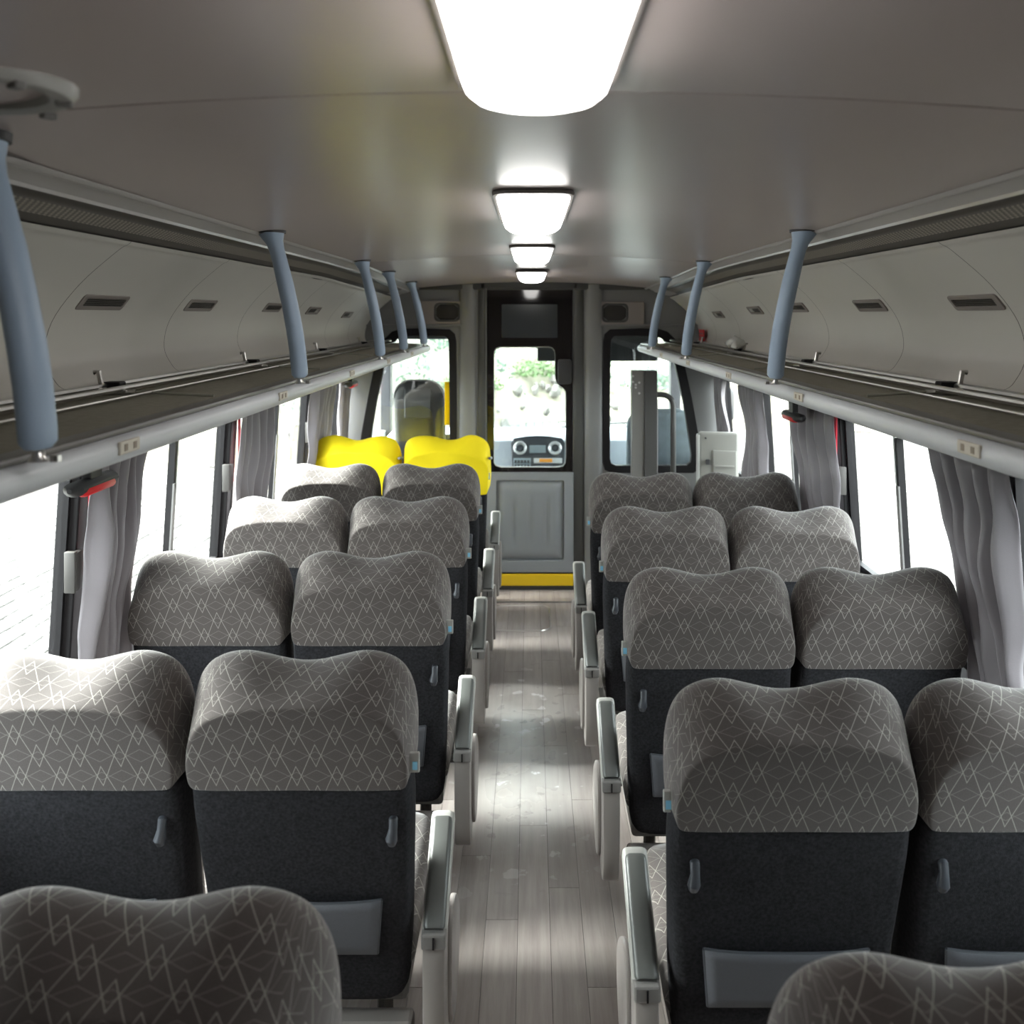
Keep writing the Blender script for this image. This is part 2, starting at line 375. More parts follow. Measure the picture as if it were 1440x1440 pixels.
for s, nm in ((-1,'left'),(1,'right')):
    S = lambda pts: [(CX+s*x, z) for x, z in pts]
    wall = empty('wall_'+nm, (0,0,0), kind='structure')
    # lower and upper inner wall panels
    pr = S([(wx(z)-.0, z) for z in (0,.25,.5,.78)])
    MB().prism([(CX+s*wx(0),0),(CX+s*wx(.78),.78),(CX+s*(wx(.78)+.05),.78),(CX+s*(wx(0)+.05),0)], 'y', YB, 7.9).build('lower_panel', M['wallp'], wall)
    MB().prism([(CX+s*wx(1.40),1.40),(CX+s*wx(1.70),1.70),(CX+s*(wx(1.7)+.05),1.70),(CX+s*(wx(1.4)+.05),1.40)], 'y', YB, 7.9).build('upper_panel', M['wallp'], wall)
    MB().prism([(CX+s*1.29,1.68),(CX+s*1.30,2.16),(CX+s*1.33,2.16),(CX+s*1.32,1.68)], 'y', YB, 7.9).build('outer_panel', M['roof'], wall)
    MB().box((CX+s*(wx(.78)-.03), YB, .765), (CX+s*(wx(.78)+.05), YP, .79)).build('window_sill', M['black'], wall, bevel=.004)
    # cove: trim strips of the setting
    t1 = strip(S([(.733,2.0205),(.741,2.014),(.750,2.014),(.757,2.020),(.80,2.006),(.803,2.000)]), YB, YP, 'ceiling_edge_trim', M['lip'], wall)
    strip(S([(.803,2.000),(.812,1.992),(.832,1.991)]), YB, YP-.35, 'grille_frame', M['darkstrip'], wall)
    strip(S([(.832,1.991),(.880,1.978)]), YB, YP-.35, 'perforated_grille', M['perf'], wall, uv=True)
    strip(S([(.880,1.978),(.905,1.966),(.906,1.972)]), YB, YP-.35, 'grille_frame', M['darkstrip'], wall)
    strip(S([(.803,2.000),(.832,1.991),(.880,1.978),(.906,1.972)]), YP-.35, YP, 'grille_end_cap', M['lip'], wall, seg=3)
    cp = [tuple(p)[:2] for p in cat_rom([(.903,1.964,0),(.912,1.957,0),(.935,1.943,0),(1.02,1.868,0),(1.082,1.784,0),(1.098,1.704,0),(1.072,1.648,0),(1.05,1.632,0)], 5)]
    segs = [YB,-.4,.6,1.27,1.99,2.64,3.3,4.0,4.7,5.3,YP]
    for a, b in zip(segs[:-1], segs[1:]):
        strip(S(cp), a+.0012, b-.0012, 'cove_panel', M['cove'], wall, seg=3)
    strip(S([(x+.004,z) for x,z in cp]), YB, YP, 'cove_backing', M['black'], wall)
    MB().prism([(CX+s*wx(.78),.78),(CX+s*wx(1.40),1.40),(CX+s*(wx(1.4)+.05),1.40),(CX+s*(wx(.78)+.05),.78)], 'y', YB, .30).build('light_block_panel', M['wallp'], wall)  # unseen solid panel added in place of windows, keeps light off seat backs
    # pillars between the windows
    for y in ((1.13, 2.385, 3.64, 4.90, 6.0, 7.1) if s > 0 else (1.17, 2.47, 3.70, 5.04, 6.0, 7.1)):
        w2 = .034
        for (a, b, x0, x1, mm, nme) in ((y-w2, y+w2, -.012, .05, M['black'], 'pillar'),):
            MB().loft([[(CX+s*(wx(z)+x0), a, z),(CX+s*(wx(z)+x0), b, z),(CX+s*(wx(z)+x1), b, z),(CX+s*(wx(z)+x1), a, z)] for z in (.78,1.10,1.40)]).build(nme, mm, wall, bevel=.004)
        if y < 5: MB().loft([[(CX+s*(wx(z)-.016), y+.022, z),(CX+s*(wx(z)-.016), y+.028, z),(CX+s*(wx(z)-.01), y+.028, z),(CX+s*(wx(z)-.01), y+.022, z)] for z in (.79,1.40)]).build('pillar_bead', M['piping'], wall)
MB().box((-1.33,YB,2.15), (1.34,8.0,2.2)).build('roof', M['roof'], kind='structure')
MB().box((-1.33,YB-.04,-.1), (1.34,YB,2.2)).build('wall_back', M['wallp'], kind='structure')

# windows
wn = 1
wideR = [(.30,1.09,None),(1.17,2.345,1.73),(2.425,3.60,3.07),(3.68,4.86,4.33),(4.94,5.80,None),(6.04,7.06,None)]
wideL = [(.30,1.13,None),(1.21,2.43,1.80),(2.51,3.66,3.12),(3.74,5.00,4.38),(5.08,5.80,None),(6.04,7.06,None)]
for s, nm in ((-1,'left'),(1,'right')):
    for (a, b, dv) in (wideL if s < 0 else wideR):
        wo = empty('window_%d' % wn, (0,0,0), kind='structure'); wn += 1
        def q(y, z, off): return (CX+s*(wx(z)+off), y, z)
        MB().add([q(a,.79,.022),q(b,.79,.022),q(b,1.40,.022),q(a,1.40,.022),q(a,.79,.026),q(b,.79,.026),q(b,1.40,.026),q(a,1.40,.026)],
                 [[0,1,2,3],[4,7,6,5],[0,4,5,1],[1,5,6,2],[2,6,7,3],[3,7,4,0]]).build('pane', M['glass'], wo)
        mb = MB()
        for (y0,y1,z0,z1) in ((a,b,.79,.81),(a,b,1.375,1.40),(a,a+.012,.79,1.4),(b-.012,b,.79,1.4)):
            mb.loft([[q(y0,z,.008),q(y1,z,.008),q(y1,z,.034),q(y0,z,.034)] for z in (z0,z1)])
        mb.build('window_frame', M['black'], wo)
        if dv:
            MB().loft([[q(dv-.009,z,-.004),q(dv+.011,z,-.004),q(dv+.011,z,.02),q(dv-.009,z,.02)] for z in (.81,1.375)]).build('sliding_bar', M['black'], wo)
            MB().loft([[q(dv-.016,z,-.010),q(dv+.004,z,-.010),q(dv+.004,z,-.004),q(dv-.016,z,-.004)] for z in (.85,1.21)]).build('pull_strip', M['hinge'], wo)
            e = dv+s*0+.035
            MB().loft([[q(dv+.030,z,.004),q(dv+.042,z,.004),q(dv+.042,z,.008),q(dv+.030,z,.008)] for z in (.81,1.375)]).build('pane_edge_seal', M['white'], wo)
# latches on the pillars, curtains, straps, levers
def side(s): return 'left' if s < 0 else 'right'
ordn = {2.385:'nearest', 3.64:'second', 4.90:'farthest'}
for s in (-1,1):
    for y, yk in (((2.47,2.385),(3.70,3.64),(5.04,4.90)) if s < 0 else ((2.385,2.385),(3.64,3.64),(4.90,4.90))):
        z0 = 1.05 if y < 3 else (1.08 if y < 4 else 1.09)
        x0 = CX+s*(wx(z0)-.02)
        o = MB().box((x0-.006,y-.06,z0), (x0+.012,y-.02,z0+.105)).box((x0-.02*1,y-.066,z0-.004),(x0+.010,y-.048,z0+.108)).build('window_latch', M['alu'], bevel=.003, smooth=True,
            label='satin metal latch on the %s black pillar of the %s window side' % (ordn[yk], side(s)), cat='latch', group='metal window latches on the black pillars')
def curtain(s, y0, y1, seed, lab, shape, mirror=False):
    rnd = random.Random(seed); nu, nv = 60, 36; vs = []; ph = rnd.uniform(0,6)
    def wob(u, v): return noise.noise(Vector((u*3.2+seed, v*2.2, seed*.7)))
    for j in range(nv+1):
        v = j/nv; z = 1.405-.70*v
        l, r = shape(v)
        for i in range(nu+1):
            u = i/nu; yy = y0+(y1-y0)*(l+(r-l)*u)
            amp = .022+.018*abs(math.sin(v*3+seed)); tight = .55+.45*v
            d = amp*math.sin(u*math.pi*9+ph+1.2*wob(u*.6,v)+v*.8)+.03*wob(u, v*1.6)+.012*math.sin(u*31+v*5)
            yy += .016*wob(v*2.2, u*2+9)
            vs.append((CX+s*(wx(z)-.066+d*tight*.8), yy, z))
    fs = [[j*(nu+1)+i, j*(nu+1)+i+1, (j+1)*(nu+1)+i+1, (j+1)*(nu+1)+i] for j in range(nv) for i in range(nu)]
    o = MB().add(vs, fs).build('curtain', M['curtain'], smooth='all', label=lab, cat='curtain', group='grey satin window curtains')
    md = o.modifiers.new('t', 'SOLIDIFY'); md.thickness = .0016
    rail = MB().tube([(CX+s*(wx(1.4)-.066), y0-.03, 1.41),(CX+s*(wx(1.4)-.066), y1+.03, 1.41)], .006, 8).build('curtain_rod', M['alu'], o)
    return o
flare = lambda v: (0+.03*v, 1-.25*math.sin(min(1,v*1.1)*math.pi)*.8 + (.0 if v < .6 else .0))
taper = lambda v: (.0, 1-.42*min(1, max(0, (v-.15)/.5)))
widen = lambda v: (-.06*v, .98-.12*v)
curtain(-1, 2.43, 2.70, 3, 'bright grey satin curtain gathered at the nearest left window pillar', lambda v: (-.02, 1-.12*max(0,(v-.3))*2+(-.16 if v > .6 else -.16*v/.6)))
curtain(-1, 3.61, 4.08, 5, 'grey curtain gathered at the second left window pillar', widen)
curtain(-1, 4.84, 5.28, 8, 'grey curtain behind the yellow-covered window seat, at the third left pillar', widen)
curtain(-1, 5.56, 5.78, 11, 'pale short curtain in the left corner against the grey partition', widen)
curtain(1, 2.24, 2.64, 13, 'dark grey curtain gathered at the nearest right window pillar', lambda v: (-.05*v, 1-.46*min(1,v*1.3)))
curtain(1, 3.52, 4.07, 17, 'dark grey curtain at the second right window pillar below the red lens', widen)
curtain(1, 4.66, 5.05, 21, 'dark grey curtain beside the beige lift panel, right side', widen)
curtain(1, 5.50, 5.80, 23, 'very dark bunched curtain in the right corner against the grey partition', widen)
curtain(-1, .22, 1.12, 29, 'added unseen curtain blocking light at the window beside the camera, left', lambda v: (0, 1))  # unseen closed pair added to block side light from the nearest seats
curtain(1, .22, 1.12, 31, 'added unseen curtain blocking light at the window beside the camera, right', lambda v: (0, 1))
for (s, y, lab) in ((-1,2.455,'nearest left'), (-1,3.715,'second left'), (1,3.60,'second right')):
    zz = wx(1.2)-.035
    MB().prism([(y,1.40),(y+.024,1.40),(y+.034,1.10),(y+.006,1.07)], 'x', CX+s*zz, CX+s*(zz+.004)).build('strap', M['redcloth'], label='red cloth strap hanging between the %s pillar and its curtain' % lab, cat='strap', group='red straps at the window pillars')
for (s, y, lab) in ((-1,2.23,'near left'), (-1,5.45,'far left'), (1,3.72,'right')):
    e = empty('emergency_lever', (s*1.10, y, 1.374), label='red emergency lens in a black mount under the left rack, %s end' % lab.split()[0] if lab != 'right' else 'red emergency lens in a black mount under the right-hand rack', cat='emergency lever', group='red emergency lenses above the windows')
    MB().tube([(0,-.11,.004),(0,-.09,.004),(0,.09,.004),(0,.11,.004)], [(.006,.006),(.026,.018),(.026,.018),(.006,.006)], 14).build('mount', M['cabdark'], e, smooth=True)
    MB().tube([(-s*.010,-.085,-.004),(-s*.010,-.065,-.004),(-s*.010,.065,-.004),(-s*.010,.085,-.004)], [(.004,.004),(.020,.014),(.020,.014),(.004,.004)], 14).build('red_lens', M['red'], e, smooth=True, label='red lens')
    MB().box((-.012,-.03,.01),(.012,.03,.085), bev=.003).build('bracket', M['cabdark'], e)

# luggage racks
def rack(s, xf, lab):
    e = empty('luggage_rack', (0,YB,0), label=lab, cat='luggage rack', group='overhead luggage racks')
    L = lambda y: y-YB
    y1 = 5.76
    sp = lambda pts: [(s*x, z) for x, z in pts]
    MB().prism([(s*(xf+.03),1.600),(s*(xf+.03),1.614),(s*1.07,1.626),(s*1.07,1.600)], 'y', 0, L(y1)).build('shelf', M['carpet'], e)
    xo = xf-.0
    edge = [(xo+.045,1.600),(xo+.02,1.606),(xo+.004,1.604),(xo-.006,1.595),(xo-.008,1.583),(xo-.002,1.570),(xo+.014,1.561),(xo+.05,1.557)]
    edge = [tuple(p)[:2] for p in cat_rom([(a,b,0) for a,b in edge], 3)]
    MB().prism([(s*x, z) for x, z in edge], 'y', 0, L(y1)).build('edge_trim', M['rim'], e, smooth=True)
    MB().prism([(s*(xf+.045),1.606),(s*(xf+.05),1.558),(s*1.24,1.42),(s*1.26,1.60)], 'y', 0, L(y1)-.03).build('underside', M['rim'], e)
    MB().box((s*(xf+.010),L(YB),1.604), (s*(xf+.05),L(y1),1.616)).build('edge_bead', M['darkstrip'], e, bevel=.004)
    for (xr, zr, r) in ((.955,1.640,.008),(.905,1.637,.007),(.845,1.629,.003)):
        MB().tube([(s*xr,0,zr),(s*xr,L(y1-.02),zr)], r, 8).build('rail', M['steel'], e, smooth=True)
    for yy in (.95, 1.98, 2.98, 3.98, 4.98):
        MB().tube([(s*.972,L(yy),1.672),(s*.962,L(yy),1.674),(s*.955,L(yy),1.640),(s*.945,L(yy),1.628),(s*.88,L(yy),1.628)], .006, 8).build('hook', M['steel'], e, smooth=True)
        MB().box((s*.92,L(yy+.01),1.626),(s*.96,L(yy+.045),1.650), bev=.004).build('rail_clamp', M['black'], e)
        MB().tube([(s*.88,L(yy),1.629),(s*(xf+.05),L(yy)+.0,1.620)], .0035, 6).build('restraint_wire', M['wire'], e)
    ys = [1.40, 2.29, 3.10, 3.9, 4.7] if s > 0 else [1.43, 2.32, 3.22, 4.05, 4.85]
    for yy in ys:
        pp = MB().box((s*(xf-.012),L(yy-.035),1.579),(s*(xf-.006),L(yy+.035),1.600), bev=.002).build('seat_number_plate', M['plate'], e, label='ivory number plate with worn figures')
        for q_ in (-.022, .010): MB().box((s*(xf-.0128),L(yy+q_),1.584),(s*(xf-.0118),L(yy+q_+.011),1.595)).build('worn_figure', M['plateink'], pp)
    return e
rack(-1, .655-0, 'long left overhead luggage rack with pale edge and carpeted shelf')
rack(1, .70, 'long right overhead luggage rack with pale edge and carpeted shelf')
# cove vents
def vents(s, ys, labs):
    proto = None
    for y, lb in zip(ys, labs):
        lab = '%s slim air vent in the %s cove' % (lb, side(s))
        if proto is None:
            # local frame: x = out of the cove (towards aisle), y along bus, z up the slope
            e = empty('air_vent', label=lab, cat='air vent', group='slim air vents in the %s cove' % side(s))
            plate_o = plate('vent_frame', [rrect(-.115,-.021,.115,.021,.008), rrect(-.095,-.012,.105,.013,.005)], -.003, .005, M['partbeige'], e, bev=.0015)
            plate_o.rotation_euler = (0,0,math.pi/2)
            b = MB().box((-.001,-.098,-.014),(.001,.108,.015)).build('vent_mesh', M['darkpit'], e)
            sl = MB()
            for k in range(5): sl.box((-.0025,-.096,-.0115+k*.0052),(.0022,.105,-.010+k*.0052))
            sl.build('slat', M['darkstrip'], e, kind='stuff')
            proto = e; o = e
        else: o = dup(proto, label=lab)
        # point on cove near z=1.826
        o.location = (CX+s*1.052, y, 1.831+drop(y)); 
        o.rotation_euler = (0, (math.radians(-38) if s > 0 else math.radians(38)), 0)
vents(-1, (1.47,2.17,2.81,3.60,4.27,5.06), ('largest nearest (frame edge)','first fully visible','second visible','third visible, half hidden by a blue pole,','fourth visible','farthest visible'))
vents(1, (1.45,2.12,2.78,3.54,4.20,5.02), ('nearest off-edge','first fully visible','second visible','third visible, half hidden by a blue pole,','fourth visible','farthest visible'))
# red sticker
st = empty('safety_sticker', (CX+1.074, 5.62, 1.672), label='small red rectangular sticker with pale lines on the far right cove', cat='sticker'); st.rotation_euler = (0,0,0)
MB().box((-.004,-.075,-.036),(.0,.075,.036)).build('sticker_sheet', M['red'], st)
MB().box((-.005,-.06,.008),(-.004,.06,.014)).box((-.005,-.06,-.016),(-.004,.06,-.010)).build('printed_line', M['piping'], st)
# tangled bag on rack
bv = []
o = MB().tube([(0,-.09,0),(0,-.05,.012),(.02,-.02,.02),(.005,.01,.028),(.01,.04,.018),(0,.07,.02),(.02,.1,.004)], [(.006,.005),(.02,.014),(.028,.02),(.016,.026),(.03,.02),(.018,.012),(.004,.004)], 14).build('plastic_bag', M['bag'], smooth=True, label='crumpled clear plastic bag lying at the back of the right rack', cat='bag')
o.location = (.90, 3.95, 1.652)
for v in o.data.vertices: v.co += Vector((noise.noise(v.co*60), noise.noise(v.co*60+Vector((5,0,0))), noise.noise(v.co*60+Vector((0,7,0)))))*.008

# blue padded poles
def pole(s, y, xb, lab):
    e = empty('grab_pole', (s*xb, y, 1.618), label=lab, cat='pole', group='blue padded poles between rack and ceiling')
    zt = 2.022 + drop(y); h = zt-1.618; dx = s*.075
    pts = [(dx*(t**1.5), 0, .014+(h-.014)*t) for t in [0,.02,.06,.2,.35,.5,.65,.8,.88,.93,.97,1.0]]
    rs = [(.014,.020),(.021,.026),(.0215,.027)]+[(.0215,.027)]*2+[(.021,.026)]*2+[(.0195,.024),(.0195,.023),(.022,.026),(.029,.032),(.034,.037)]
    MB().tube(pts, rs, 18).build('padded_sleeve', M['pole'], e, smooth=True)
    MB().tube([(0,0,-.002),(0,0,.004),(0,0,.016)], [.013,.008,.007], 10).tube([(-s*.022,-.0,-.002),(-s*.022,-.0,.006)], .007, 8).build('bolt', M['steel'], e, smooth=True)
    MB().tube([(dx,0,h-.002),(dx,0,h+.012)], [(.036,.039),(.037,.040)], 18).build('ceiling_flange', M['cabdark'], e, smooth=True)
for y, o_ in ((1.12,'nearest'),(2.39,'second'),(3.67,'third'),(4.35,'fourth'),(5.17,'fifth, farthest')):
    pole(-1, y, .62, '%s blue padded pole on the left luggage rack' % o_)
for y, o_ in ((2.36,'nearest'),(3.71,'second'),(4.75,'third, farthest')):
    pole(1, y, .65, '%s blue padded pole on the right luggage rack' % o_)

# ceiling lamps
for y0, o_ in ((.38,'largest nearest glowing ceiling lamp, cut by the top edge'),(1.81,'second glowing ceiling lamp from the camera'),(3.25,'third, smaller glowing ceiling lamp from the camera'),(4.62,'smallest farthest glowing ceiling lamp, near the glass door')):
    ln = .61
    e = empty('ceiling_lamp', (.006, y0, ceil_z(0)+drop(y0+.3)-.001), label=o_ or 'glowing ceiling lamp behind the camera', cat='ceiling lamp', group='ceiling lamps along the aisle')
    def lp(hw, z, ey, n=10):      # outline in plan
        r = hw*(.45 if z > -.012 else .85)
        return [(x, y, z) for x, y in rrect(-hw, ey, hw, ln-ey, r)]
    MB().loft([lp(.084,.0,-.006), lp(.086,-.004,-.008), lp(.084,-.010,-.006), lp(.078,-.010,0)]).build('lamp_rim', M['lamprim'], e, smooth=True)
    MB().loft([lp(.078,-.006,.002), lp(.077,-.016,.005), lp(.072,-.028,.010), lp(.060,-.038,.025), lp(.040,-.045,.05), lp(.015,-.048,.10)]).build('diffuser', M['lens'], e, smooth='all')
# ceiling hatch
e = empty('roof_vent', (-.60, .93, ceil_z(.60)), label='round pale grey roof vent ring in the upper left ceiling', cat='roof vent')
ring = []
for (r, z) in ((.112,.012),(.112,.004),(.106,-.004),(.095,-.006),(.084,-.002),(.080,.006),(.080,.012)):
    ring.append([(r*1.05*math.cos(2*math.pi*k/40), r*.9*math.sin(2*math.pi*k/40), z) for k in range(40)])
MB().loft(ring, cap=False).build('vent_ring', M['armcap'], e, smooth=True)
MB().loft([[(r*1.05*math.cos(2*math.pi*k/40), r*.9*math.sin(2*math.pi*k/40), z) for k in range(40)] for r, z in ((.08,.010),(.04,.006),(.01,.006))]).build('vent_disc', M['hinge'], e, smooth=True)
for k in range(8):
    a = k*math.pi/4+.3; MB().box((.088,-.006,-.028),(.104,.006,-.020), M=Matrix.Translation((0,0,.018))@Matrix.Rotation(a,4,'Z')@Matrix.Diagonal((1.05,.95,1,1)), bev=.002).build('vent_tab', M['hinge'], e)

# ------------------------------------------------------------------ seats
LEAN = .25
def ly(z): return (1.095-z)*LEAN if z > .2 else (1.095-.2)*LEAN
def outline(half, sub=3):
    pts = [(x, z, 0) for x, z in half]
    full = pts + [(-x, z, 0) for x, z, _ in pts[::-1] if abs(x) > 1e-6]
    return [(p[0], p[1]) for p in cat_rom(full, sub, closed=True)]
head_half = [(0,-.262),(.10,-.263),(.19,-.262),(.222,-.256),(.231,-.225),(.2345,-.17),(.2345,-.115),(.226,-.062),(.204,-.024),(.168,-.004),(.125,.001),(.075,-.010),(.035,-.020),(0,-.023)]
HO = outline(head_half)
rear_half = [(0,-.262),(.10,-.263),(.19,-.262),(.218,-.256),(.224,-.225),(.221,-.185),(.208,-.140),(.178,-.106),(.140,-.091),(.105,-.084),(.075,-.080),(.050,-.078),(.025,-.077),(0,-.077)]
HR = outline(rear_half)
def head_mesh(m, grow=0, name='headrest', bottom=0):
    def ring(y, wt, k=1.0, zk=None):
        out = []
        for (x0, z0), (x1, z1) in zip(HR, HO):
            x = (x0+(x1-x0)*wt)*k; z = z0+(z1-z0)*wt; z = -.165+(z+.165)*k if k != 1 else z
            t = max(0, min(1, (z+.262)/.262)); x *= 1+grow/.23; yy = y*(1+grow*8)-grow; z += grow*t-bottom*max(0, min(1, (-.2-z)/.06))
            out.append((x, yy+ly(1.095+z), 1.095+z))
        return out
    return MB().loft([ring(0,0,.25), ring(0,0,.6), ring(0,0,.9), ring(0,0,.975), ring(.0015,.01), ring(.005,.06)]+
                     [ring(y, 1-(1-min(1, y/.125))**1.45) for y in (.014,.03,.05,.075,.098,.118)]+
                     [ring(.138,1,.985), ring(.152,1,.94), ring(.160,1,.86), ring(.163,1,.5), ring(.163,1,.15)])
def add_uv(o):
    me = o.data; ul = me.uv_layers.new(name='UVMap')
    for l in me.loops:
        c = me.vertices[l.vertex_index].co; t = max(0, min(1, (abs(c.x)-.165)/.055)); t = t*t*(3-2*t)
        yy = c.y-ly(c.z)
        ul.data[l.index].uv = (c.x+math.copysign(1, c.x)*yy*t*.9, c.z+yy*(1-t)*.9)
def wrinkle(o, amp, sc, seed=0):
    for v in o.data.vertices: v.co += Vector((noise.noise(v.co*sc+Vector((seed,0,0))), noise.noise(v.co*sc+Vector((0,seed+3,0))), noise.noise(v.co*sc+Vector((0,0,seed+9)))))*amp
def seat_proto(s, aisle, yellow=False):      # s=+1: aisle on the +x side
    e = empty('bus_seat' if not yellow else 'covered_bus_seat')
    h = head_mesh(None).build('headrest', M['fabric'], e, smooth='all'); add_uv(h)
    sm = h.modifiers.new('s','SUBSURF'); sm.levels = 1; sm.render_levels = 1
    # shell
    sh = [(0,.292),(.12,.292),(.175,.296),(.200,.318),(.207,.36),(.213,.45),(.220,.60),(.2265,.75),(.2265,.81),(.222,.842),(.19,.846),(.10,.846),(0,.846)]
    SO = outline(sh, 3); loops = []
    for (y, k, kz) in ((.008,.3,.3),(.008,.70,.7),(.008,.88,.92),(.011,.945,.975),(.020,.978,.992),(.040,1,1),(.075,1,1),(.110,.985,1),(.112,.5,.6)):
        zz = lambda z: .57+(z-.57)*kz
        loops.append([(x*k, y+ly(zz(z)), zz(z)) for x, z in SO])
    MB().loft(loops).build('back_shell', M['shell'], e, smooth='all')
    bc = outline([(0,.40),(.12,.40),(.19,.42),(.205,.5),(.205,.7),(.20,.80),(.15,.85),(0,.85)], 3)
    o = MB().loft([[(x*sx, y+ly(z), z) for x, z in bc] for y, sx in ((.10,1),(.14,1),(.16,.93),(.17,.7))]).build('backrest_cushion', M['fabric'], e, smooth='all'); add_uv(o)
    cu = rrect(-.215,.20,.215,.68,.06)
    o = MB().loft([[(x*q, .44+(y-.44)*q, z) for x, y in cu] for z, q in ((.35,.94),(.365,1),(.43,1.0),(.452,.97),(.462,.86),(.465,.5))]).build('seat_cushion', M['fabric'], e, smooth='all')
    me = o.data; ul = me.uv_layers.new(name='UVMap')
    for l in me.loops: c = me.vertices[l.vertex_index].co; ul.data[l.index].uv = (c.x, c.y+c.z)
    MB().box((-.20,.24,.27),(.20,.64,.35), bev=.012).build('seat_base', M['hinge'], e)
    MB().box((-.215,.195,.195),(.215,.25,.255), bev=.01).build('cross_beam', M['armlight'], e)
    for x in (-.14,.14):
        MB().tube([(x,.30,.27),(x,.30,.05),(x,.30,.0)], .018, 8).box((x-.03,.24,0),(x+.03,.40,.012)).build('leg', M['alu'], e)
    # coat hook
    hx = s*.188; hy = ly(.73)
    MB().tube([(hx+.003,hy+.012,.765),(hx+.003,hy-.004,.762),(hx+.003,hy-.008,.745),(hx,hy-.010,.725),(hx,hy-.006,.712)], [(.009,.009),(.0095,.009),(.009,.008),(.0125,.012),(.008,.006)], 12).build('coat_hook', M['hook'], e, smooth=True)
    # pocket
    vs = []; nu, nv = 12, 6
    for j in range(nv+1):
        v = j/nv; z = .435+.14*v
        for i in range(nu+1):
            u = i/nu*2-1; hw = .145+.014*v; zz = z+.004*math.cos(u*3)*v-.010*(1-u*u)*v
            vs.append((u*hw, ly(zz)-.001-.010*(1-u*u)*v-.002, zz))
    fs = [[j*(nu+1)+i, j*(nu+1)+i+1, (j+1)*(nu+1)+i+1, (j+1)*(nu+1)+i] for j in range(nv) for i in range(nu)]
    p = MB().add(vs, fs).build('pocket', M['pocket'], e, smooth='all'); md = p.modifiers.new('t','SOLIDIFY'); md.thickness = .004
    MB().tube([vs[j*(nu+1)] for j in range(nv+1)], .004, 6).tube([vs[j*(nu+1)+nu] for j in range(nv+1)], .004, 6).tube([vs[nv*(nu+1)+i] for i in range(nu+1)], .003, 6).build('pocket_hem', M['hook'], p)
    if aisle:
        tg = MB().box((s*.228-.004,.075,.865),(s*.228+s*.018,.085,.905), bev=.002).build('seat_tag', M['armcap'], e)
        MB().box((s*.232,.073,.872),(s*.242,.0755,.888)).build('tag_print', M['bluetag'], tg, label='small blue print')
        xa = s*.267
        body = [(.085,.455),(.135,.462),(.175,.44),(.225,.40),(.26,.34),(.26,.27),(.225,.21),(.175,.175),(.13,.175),(.10,.21),(.085,.30)]
        body = [tuple(q)[:2] for q in cat_rom([(a+.065,b,0) for a,b in body], 3, closed=True)]
        a = MB().prism(body, 'x', xa-.024, xa+.024).build('armrest', M['armlight'], e, smooth=True, bevel=.006)
        out = [tuple(q)[:2] for q in cat_rom([(p_+.065,q_,0) for p_,q_ in [(.16,.44),(.22,.47),(.30,.43),(.36,.35),(.33,.25),(.24,.20),(.17,.23),(.15,.33)]], 3, closed=True)]
        MB().prism(out, 'x', xa+s*.020, xa+s*.034).build('side_plate', M['armlight'], a, smooth=True, bevel=.004)
        H = Vector((xa,.165,.478)); T = Vector((xa,.368,.622)); d = (T-H).normalized()
        Mx = Matrix.Translation(H) @ Matrix(((1,0,0,0),(0,d.y,-d.z,0),(0,d.z,d.y,0),(0,0,0,1)))
        ln = (T-H).length
        def bar(mb, y0, y1, hw, z0, z1, r=.012, cap=True, taper=1):
            lp = []
            for y, k in ((y0,.86),(y0+.006,1),(y1-.01,1),(y1-.003,.95),(y1,.8)): lp.append([Mx @ Vector((x*k, y, (z0+z1)/2+(z-(z0+z1)/2)*k)) for x, z in rrect(-hw, z0, hw, z1, r, 3)])
            mb.loft(lp); return mb
        bar(MB(), .0, ln, .0275, -.026, .012).build('arm_bar', M['armcap'], a, smooth=True)
        bar(MB(), .0, ln-.018, .0235, .0, .022, .010).build('arm_pad', M['armpad'], a, smooth=True, label='grey-green padded top')
        MB().box((xa-.0265,.143,.452),(xa+.0265,.177,.486), bev=.005).build('hinge', M['hinge'], a)
        MB().box((xa-.002,.140,.456),(xa+.002,.144,.480)).build('hinge_slot', M['black'], a)
    if yellow:
        h2 = head_mesh(None, grow=.014, bottom=.05).build('yellow_cover', M['cover'], e, smooth='all', label='bright yellow cloth head cover')
        wrinkle(h2, .010, 9, 2 if aisle else 5); sm = h2.modifiers.new('s','SUBSURF'); sm.levels = 1; sm.render_levels = 1
        MB().tube([(s*.245,.05,.99),(s*.252,.09,.985),(s*.25,.13,.98)], .008, 8).build('cover_buckle', M['hinge'], h2)
    return e
def place(proto, x, y, lab, group, first):
    o = proto if first else dup(proto)
    o.location = (x, y, 0); o['label'] = lab; o['category'] = 'seat'; o['group'] = group
    return o
LA = seat_proto(1, True); LW = seat_proto(1, False); RA = seat_proto(-1, True); RW = seat_proto(-1, False)
G = 'grey zigzag-patterned bus seats in rows'
rowsL = [(.96,'cut by the bottom-left edge'),(1.74,'one row ahead of the nearest'),(2.53,'middle row, three behind the yellow covers'),(3.335,'two rows behind the yellow covers'),(4.10,'directly behind the yellow covers')]
labL = ['nearest grey patterned seat, left of the aisle, cut by the bottom edge',
        'grey patterned %s seat left of the aisle, fourth row behind the yellow covers',
        'grey patterned %s seat left of the aisle, third row behind the yellow covers',
        'grey patterned %s seat left of the aisle, second row behind the yellow covers',
        'grey patterned %s seat left of the aisle, directly behind the yellow covers']
labR = ['nearest grey patterned seat, right of the aisle, cut by the bottom edge',
        'large grey patterned %s seat right of the aisle, fourth row back from the partition',
        'grey patterned %s seat right of the aisle, third row back from the partition',
        'grey patterned %s seat right of the aisle, second row back from the partition',
        'grey patterned %s seat right of the aisle, front row behind the lift post']
fa = fw = True
